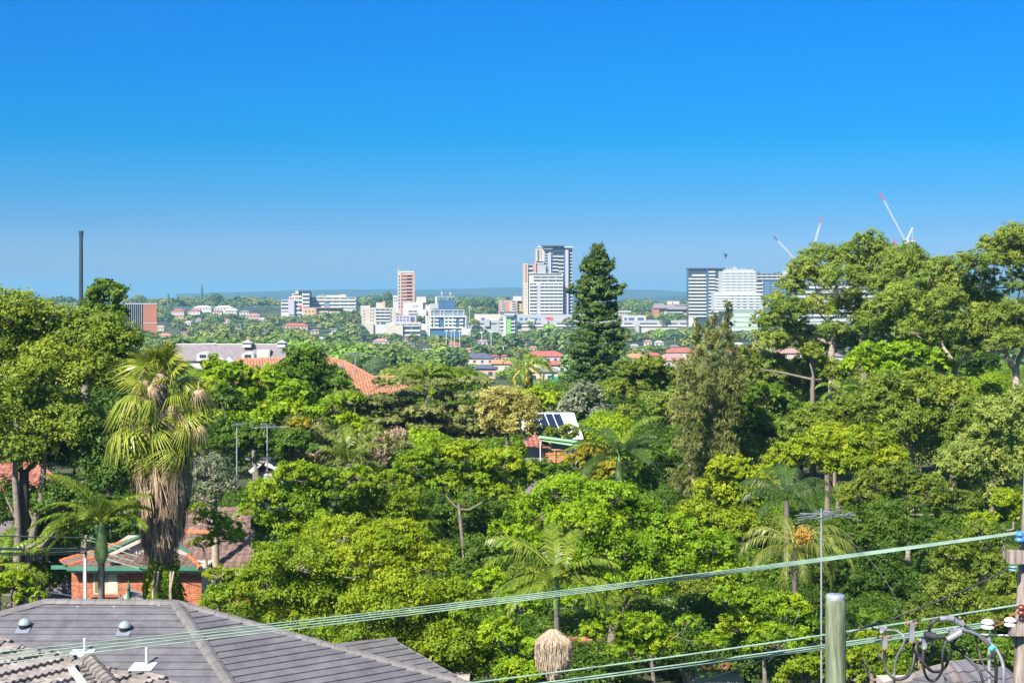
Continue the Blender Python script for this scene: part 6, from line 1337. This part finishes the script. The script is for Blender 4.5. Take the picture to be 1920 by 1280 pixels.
# ------------------------------------------------------------------ poles, wires, antennas
mat('pole_wood', (.16, .12, .10), .9, .5, 3, bump=.8, c2=(.34, .28, .24)); mat('post_green', (.05, .075, .045), .85, .35, 2.2, bump=.9, c2=(.22, .25, .15))
mat('wire_green', (.13, .215, .16), .65, .25, 2, c2=(.21, .31, .245)); mat('rubber', (.03, .03, .033), .55, .3, 3); mat('grey_cable', (.17, .17, .20), .5, .3, 3)
mat('blue_insul', (.05, .18, .55), .15, .1, 3); mat('teal_insul', (.10, .22, .23), .15, .1, 3); mat('brown_insul', (.16, .035, .02), .2, .1, 3); mat('porcelain', (.75, .74, .70), .15, .05, 3)
mat('rusty', (.22, .09, .045), .8, .4, 5); mat('cable_white', (.6, .6, .6), .5, .1, 3)
Y = 22; k = Y/F
def vert_grain(m):
    t = MATS[m].node_tree; n = [x for x in t.nodes if x.type == 'TEX_NOISE'][0]; tc = [x for x in t.nodes if x.type == 'TEX_COORD'][0]
    mp = t.nodes.new('ShaderNodeMapping'); mp.inputs['Scale'].default_value = (5, 5, .5); t.links.new(tc.outputs['Object'], mp.inputs[0]); t.links.new(mp.outputs[0], n.inputs['Vector'])
vert_grain('pole_wood'); vert_grain('post_green')
b0 = Vector((P(1914, 0, Y).x, Y, G(Y)-.5))
o = thing('power_pole', 'weathered timber power pole cut by the right edge of the view', 'power pole', b0)
MB().tube([b0, P(1921, 1280, Y), P(1923, 1130, Y), P(1929, 1000, Y), P(1932, 880, Y)], [.20, .17, .145, .11, .10], 16).build('pole', MATS['pole_wood'], o)
MB().box(P(1894, 1057, Y-.25), P(1990, 1030, Y-.1)).build('crossarm', MATS['pole_wood'], o)
MB().box(P(1897, 1192, Y-.28), P(1990, 1167, Y-.12)).build('crossarm', MATS['pole_wood'], o)
def insulator(c, r, h, m, lab, axis='z', n=2):
    o_ = thing('insulator', lab, 'insulator', c); pr = []
    for i in range(n): z = -h/2+h*i/n; hh = h/n; pr += [(r*.35, z), (r*.95, z+hh*.12), (r, z+hh*.35), (r*.8, z+hh*.7), (r*.45, z+hh*.95)]
    q = MB().lathe((0, 0, 0), [(.001, pr[0][1])]+pr+[(.001, pr[-1][1])], 18)
    if axis == 'x': q.v = [(z, y, -x) for x, y, z in q.v]
    q.v = [(x+c[0], y+c[1], z+c[2]) for x, y, z in q.v]; q.build('body', MATS[m], o_); MB().bar(c-Vector((0, 0, h*.9)), c+Vector((0, 0, h*.45)), .02).build('pin', MATS['rusty'], o_)
    return o_
insulator(P(1912, 1005, Y-.2), 9*k, 20*k, 'blue_insul', 'blue ceramic insulator at the top of the power pole')
insulator(P(1900, 1064, Y-.2), 9*k, 11*k, 'teal_insul', 'pale teal insulator below the upper block of the power pole')
insulator(P(1915, 1142, Y-.2), 8*k, 20*k, 'brown_insul', 'brown insulator on the face of the power pole')
insulator(P(1852, 1169, Y-.2), 12*k, 18*k, 'porcelain', 'left white porcelain insulator beside the power pole'); insulator(P(1894, 1165, Y-.2), 11*k, 17*k, 'porcelain', 'right white porcelain insulator touching the power pole')
o = thing('wire_link', 'rusty twisted tie wires joining the two white insulators', 'tie wire', P(1875, 1165, Y))
MB().tube([P(1846, 1174, Y-.2), P(1868, 1172, Y-.2), P(1885, 1167, Y-.2), P(1905, 1166, Y-.2)], .010, 6).tube([P(1860, 1160, Y-.2), P(1878, 1167, Y-.2), P(1905, 1147, Y-.2)], .009, 6).build('wire', MATS['rusty'], o)
# timber post
Y = 20; c = P(1567, 0, Y); bz = Vector((c.x, Y, G(Y)-.4)); o = thing('timber_post', 'short green treated timber post with a grey metal cap', 'post', bz)
MB().tube([bz, (c.x+.0, Y, P(0, 1285, Y).z), (c.x, Y, P(0, 1180, Y).z), (c.x, Y, P(0, 1140, Y).z), (c.x-.005, Y, P(0, 1128, Y).z), (c.x-.005, Y, P(0, 1122, Y).z)], [.155, .146, .143, .146, .145, .130], 20).build('post', MATS['post_green'], o)
MB().lathe((c.x-.005, Y, P(0, 1124, Y).z), [(.131, 0), (.134, .055), (.125, .075), (.02, .085)], 20).build('cap', MATS['steel'], o)
# overhead wires: (pixel, pixel at the far/near ends) with sag
def wire(label, pts, r, m='wire_green', group=None, twist=0, name='power_line', cat='power line', r1=None):
    q = [P(*p) for p in pts]; cr_ = []; n = 40
    xs = [0]
    for i in range(1, len(q)): xs.append(xs[-1]+(q[i]-q[i-1]).length)
    for i in range(n+1):
        t = xs[-1]*i/n
        if len(q) == 3:
            a, b_, c_ = xs; L0 = (t-b_)*(t-c_)/((a-b_)*(a-c_)); L1 = (t-a)*(t-c_)/((b_-a)*(b_-c_)); L2 = (t-a)*(t-b_)/((c_-a)*(c_-b_)); cr_.append(q[0]*L0+q[1]*L1+q[2]*L2)
        else: cr_.append(q[0].lerp(q[-1], i/n))
    rr_ = [r+(r1-r)*i/n for i in range(n+1)] if r1 else r
    mb = MB().tube(cr_, rr_, 8); o_ = mb.build(name, MATS[m]); tag(o_, label, cat, group); return o_
G1 = 'top bundle of pale green power lines'
for i, (l, mm, rr_, yl, ym, yr, dl) in enumerate((
    ('uppermost strand', 'top', .0085, 1219, 1117.5, 997, 33), ('second strand', '', .0085, 1226, 1121, 998.5, 33.6), ('third strand', '', .0085, 1233, 1124.5, 1000, 34.2), ('lowest strand', '', .0085, 1241, 1128, 1001, 34.8))):
    wire(f'{l} of the green wires reaching up to the blue insulator', [(-60, yl+8, dl-12.2), (960, ym, 21.9+i*.1), (1906, yr, 21.8)], rr_, group=G1)
wire('single pale green wire running below the top bundle', [(820, 1287, 30), (1400, 1211, 25.5), (1925, 1131, 21.8)], .017)
wire('upper strand of the lowest green wire pair', [(960, 1287, 30), (1440, 1223, 25.3), (1848, 1167, 21.8)], .016, group='lowest green wires'); wire('lower strand of the lowest green wire pair', [(960, 1291, 30.2), (1440, 1229, 25.4), (1848, 1175, 21.8)], .018, group='lowest green wires')
wire('middle strand of the lowest green wires nearest the poles', [(1300, 1247, 27), (1550, 1212, 24.5), (1848, 1171, 21.9)], .012, group='lowest green wires')
wire('dark sagging cable rising to the teal insulator', [(1560, 1196, 23.6), (1750, 1130, 22.6), (1896, 1064, 21.8)], .014, 'rubber')
wire('thin dark cable behind the post running down left', [(1300, 1282, 36), (1560, 1194, 26), (1640, 1168, 23.5)], .012, 'rubber'); wire('short pale twisted cable left of the lower crossarm', [(1834, 1189, 22.2), (1865, 1189.5, 22.1), (1898, 1191, 21.9)], .013, 'cable_white')
wire('thin guy wire crossing behind the large antenna mast', [(1500, 1140, 31), (1470, 1205, 30.5), (1440, 1240, 30)], .004, 'grey_cable')
wire('thin dark wire hanging behind the upper lines', [(1590, 1010, 40), (1640, 1060, 40), (1700, 1170, 40)], .005, 'grey_cable')
# tangled cables
def z4(x, y, Y=21.7): return P(1440+x/4, 960+y/4, Y)
def spline(pts, n=8):
    out = []; q = [pts[0]]+pts+[pts[-1]]
    for i in range(1, len(q)-2):
        for j in range(n):
            t = j/n; a, b_, c_, d_ = q[i-1], q[i], q[i+1], q[i+2]
            out.append(.5*((2*b_)+(c_-a)*t+(2*a-5*b_+4*c_-d_)*t*t+(3*b_-a-3*c_+d_)*t**3))
    out.append(q[-2]); return out
CB = (('black looped cable hanging from the leftmost clamps', 'rubber', .024, [(868, 960), (875, 1050), (880, 1150), (930, 1235), (990, 1250), (1055, 1220), (1090, 1130), (1100, 1030), (1085, 950)]),
 ('dark thin cable dropping from the grey connector on the single wire', 'grey_cable', .017, [(835, 880), (900, 882), (970, 890), (1020, 935), (1012, 1000), (970, 1080), (950, 1180), (950, 1330)]),
 ('thick grey cable looping highest above the wires', 'rubber', .026, [(1235, 925), (1150, 950), (1110, 1015), (1135, 1075), (1190, 1097), (1226, 1060), (1228, 960), (1208, 890), (1235, 825), (1300, 800), (1390, 800), (1460, 840), (1560, 912), (1645, 985), (1695, 1070), (1712, 1160), (1708, 1330)]),
 ('black cable with a low loop in the middle of the tangle', 'rubber', .023, [(1105, 1010), (1130, 1080), (1185, 1150), (1230, 1190), (1290, 1190), (1335, 1150), (1362, 1070), (1392, 975), (1450, 900)]),
 ('black cable with the lowest hanging loop in the tangle', 'rubber', .021, [(1165, 1000), (1165, 1110), (1175, 1200), (1210, 1255), (1262, 1252), (1306, 1180), (1308, 1080), (1335, 970), (1400, 920), (1460, 900)]),
 ('pale grey cable arching down rightmost in the tangle', 'grey_cable', .028, [(1450, 880), (1540, 905), (1630, 955), (1705, 1015), (1750, 1100), (1768, 1180), (1768, 1330)]),
 ('straight black cable slanting down across the dark roof', 'rubber', .021, [(1255, 925), (1350, 962), (1450, 1050), (1540, 1130), (1590, 1200), (1630, 1330)]),
 ('thin black cable curving between the two arched cables', 'rubber', .015, [(1555, 915), (1575, 1010), (1600, 1100), (1640, 1180), (1700, 1240)]))
for i, (lab, m, r, pts) in enumerate(CB):
    o = MB().tube(spline([z4(x, y, 21.7+.12*math.sin(j*1.1+i)) for j, (x, y) in enumerate(pts)]), r, 9).build('hanging_cable', MATS[m]); tag(o, lab, 'cable', 'tangled cables beside the power pole')
for lab, x, y, h in (('rusty double clamp leftmost on the lowest wires', 875, 975, 90), ('rusty tall clamp bridging the single wire and the lowest wires', 1078, 900, 140), ('grey clamp in the middle of the tangle', 1170, 985, 60), ('grey connector where thin cable leaves the single wire', 850, 878, 34), ('grey bolted connector on the lowest wires right of the tangle', 1375, 905, 60)):
    c = z4(x, y, 21.6); s_ = 22/F/4; o = thing('cable_clamp', lab, 'clamp', c)
    mb = MB().box(c+Vector((-.035, -.03, -h*s_/2)), c+Vector((.035, .03, h*s_/2)))
    mb.build('bracket', MATS['grey_cable'], o)
    for dx, dz in ((-.06, h*s_/2), (.06, h*s_/2), (0, -h*s_/2)): MB().lathe(c+Vector((dx, -.02, dz-.03)), [(.005, 0), (.030, .01), (.030, .045), (.005, .055)], 8).build('bolt', MATS['rusty' if 'rusty' in lab else 'grey_cable'], o)
o = thing('junction_boot', 'dark rubber junction boot where the looped cables cross', 'junction', z4(1220, 925, 21.5)); MB().tube([z4(1175, 915, 21.5), z4(1255, 930, 21.5)], [.055, .06], 10).tube([z4(1255, 930, 21.5), z4(1300, 935, 21.5)], [.04, .035], 10).build('boot', MATS['rubber'], o)
o = thing('junction_boot', 'grey sleeve at the top of the highest looping cable', 'junction', z4(1380, 805, 21.5)); MB().tube([z4(1290, 800, 21.6), z4(1340, 793, 21.6)], .04, 10).tube([z4(1340, 793, 21.6), z4(1390, 800, 21.6)], .048, 10).tube([z4(1400, 808, 21.6), z4(1462, 845, 21.6)], .042, 10).build('sleeve', MATS['grey_cable'], o)
o = thing('junction_boot', 'grey cable boot resting above the lowest wires', 'junction', z4(1400, 930, 21.5)); MB().tube([z4(1345, 955, 21.5), z4(1450, 895, 21.5)], [.045, .06], 10).build('boot', MATS['grey_cable'], o)
o = thing('cable_tie', 'bright turquoise tape around the pale grey cable', 'tape', z4(1680, 1015, 21.5)); MB().tube([z4(1665, 1028, 21.6), z4(1695, 1002, 21.6)], [.042, .042], 8).build('band', mat('turquoise', (.03, .45, .55), .5), o)
o = thing('street_bracket', 'thin upright grey pipe behind the arching cables', 'pipe', (z4(1655, 0, 24).x, 24, G(24))); MB().tube([(P(1855, 0, 24).x, 24, G(24)), P(1855, 1195, 24)], .03, 8).build('pipe', MATS['steel'], o)

# antennas
def antenna(label, px, py_top, py_base, Y, els, boomx, mr=.022):
    base = P(px, py_base, Y); o_ = thing('antenna', label, 'TV antenna', base)
    MB().tube([base, P(px, py_top, Y)], mr, 8).build('mast', MATS['steel'], o_)
    mb = MB(); a, b_ = P(boomx[0][0], boomx[0][1], Y-.05), P(boomx[1][0], boomx[1][1], Y+.5); mb.bar(a, b_, mr*1.1); mb.build('boom', MATS['steel'], o_)
    for x0, y0, x1, y1 in els: MB().tube([P(x0, y0, Y-.3), P(x1, y1, Y+.5)], mr*.5, 5).build('element', MATS['steel'], o_)
    return o_
antenna('large TV antenna on a tall mast beside the timber post', 1540, 953, 1330, 30, [(1492, 966, 1556, 958), (1496, 970, 1560, 962), (1492, 981, 1555, 964), (1498, 975, 1560, 958), (1520, 972, 1575, 966), (1545, 958, 1616, 976), (1530, 957, 1600, 972), (1550, 961, 1580, 956), (1535, 976, 1600, 960)], ((1500, 962), (1605, 965)), .020)
antenna('tall thin TV antenna mast with a single bar left of the cottage', 444, 794, 905, 78, [(434, 796, 464, 794)], ((434, 797), (462, 795)), .036)
antenna('TV antenna with long blue tipped booms above the cottage gable', 501, 796, 882, 80, [(486, 800, 500, 794), (478, 803, 500, 798), (495, 795, 525, 801), (508, 793, 520, 803), (490, 794, 503, 803), (514, 797, 528, 802)], ((472, 802), (542, 799)), .034)
antenna('TV antenna standing above the terracotta roof ridge', 666, 663, 700, 152, [(652, 661, 672, 666), (660, 666, 680, 661), (675, 662, 690, 667)], ((647, 664), (705, 667)), .05)
# little service pole and wires at left
Y = 57; o = thing('service_pole', 'slim grey service pole in front of the brick house window', 'pole', (P(160, 0, Y).x, Y, G(Y)))
MB().tube([(P(159, 0, Y).x, Y, G(Y)), P(159, 1045, Y), P(161.5, 1003, Y)], [.09, .075, .06], 10).build('pole', MATS['pole_wood'], o)
MB().tube([(P(160, 0, Y-.1).x, Y-.1, G(Y)), P(160, 1046, Y-.1)], .055, 8).build('conduit', MATS['cable_white'], o)
MB().box(P(156, 1014, Y-.1), P(172, 1011.5, Y)).build('crossarm', MATS['pole_wood'], o); MB().box(P(158, 1045, Y-.12), P(163, 1052, Y-.05)).build('bracket', MATS['rusty'], o)
for i, (y0, y1, x1, lab) in enumerate(((1003, 1007, 158, 'uppermost green service wire at the left edge'), (1026, 1027, 178, 'second green service wire at the left edge, upper of a close pair'), (1029, 1029.5, 178, 'third green service wire at the left edge, lower of a close pair'), (1036, 1032.5, 159, 'fourth green service wire at the left edge'), (1039.5, 1036, 159, 'lowest green service wire at the left edge'))):
    wire(lab, [(-20, y0, 50), (80, (y0+y1)/2+1.5, 53), (x1, y1, 57)], .026, group='green service wires at the left edge')
for i, (a, b_) in enumerate((((168, 1007), (300, 1043)), ((168, 1012), (300, 1055)), ((163, 1034), (378, 1100)), ((163, 1038), (378, 1092)), ((176, 1030), (300, 1063)), ((340, 1068), (420, 1085)), ((342, 1072), (425, 1080)))):
    wire(('topmost', 'second', 'fifth', 'fourth', 'third', 'upper right', 'lower right')[i]+' thin pale wire fanning right from the service pole across the brown roof', [(*a, 57), ((a[0]+b_[0])/2, (a[1]+b_[1])/2+2, 56.6), (*b_, 56)], .016, 'wire_green', group='thin service wires over the brown roof')
wire('white sagging cable low against the dark trees at left', [(-20, 1105, 52), (70, 1109, 54), (134, 1117, 57)], .022, 'cable_white')
wire('thin pale wire across the garden below the she-oaks', [(1150, 864, 79), (1230, 868, 77), (1320, 871, 75)], .011, 'rubber')
# bird
c = P(1360.5, 480, 320); o = thing('bird', 'tiny dark bird in the sky above the netted tower', 'bird', c)
MB().tube([c+Vector((.02, 0, .45)), c+Vector((0, 0, .2)), c+Vector((0, 0, -.2)), c+Vector((-.05, 0, -.7))], [.02, .14, .12, .02], 8).build('body', MATS['black_steel'], o)
MB().add([c+Vector((.05, 0, .2)), c+Vector((.5, .3, .55)), c+Vector((.35, .3, .05)), c+Vector((.05, 0, -.15))], [(0, 1, 2, 3)]).add([c+Vector((-.05, 0, .2)), c+Vector((-.3, -.2, .9)), c+Vector((-.35, -.2, .3)), c+Vector((-.05, 0, -.15))], [(0, 1, 2, 3)]).build('wing', MATS['black_steel'], o)
for o in list(sc.objects):
    if o.type == 'EMPTY' and not o.children: bpy.data.objects.remove(o)
print('objects', len(sc.objects))
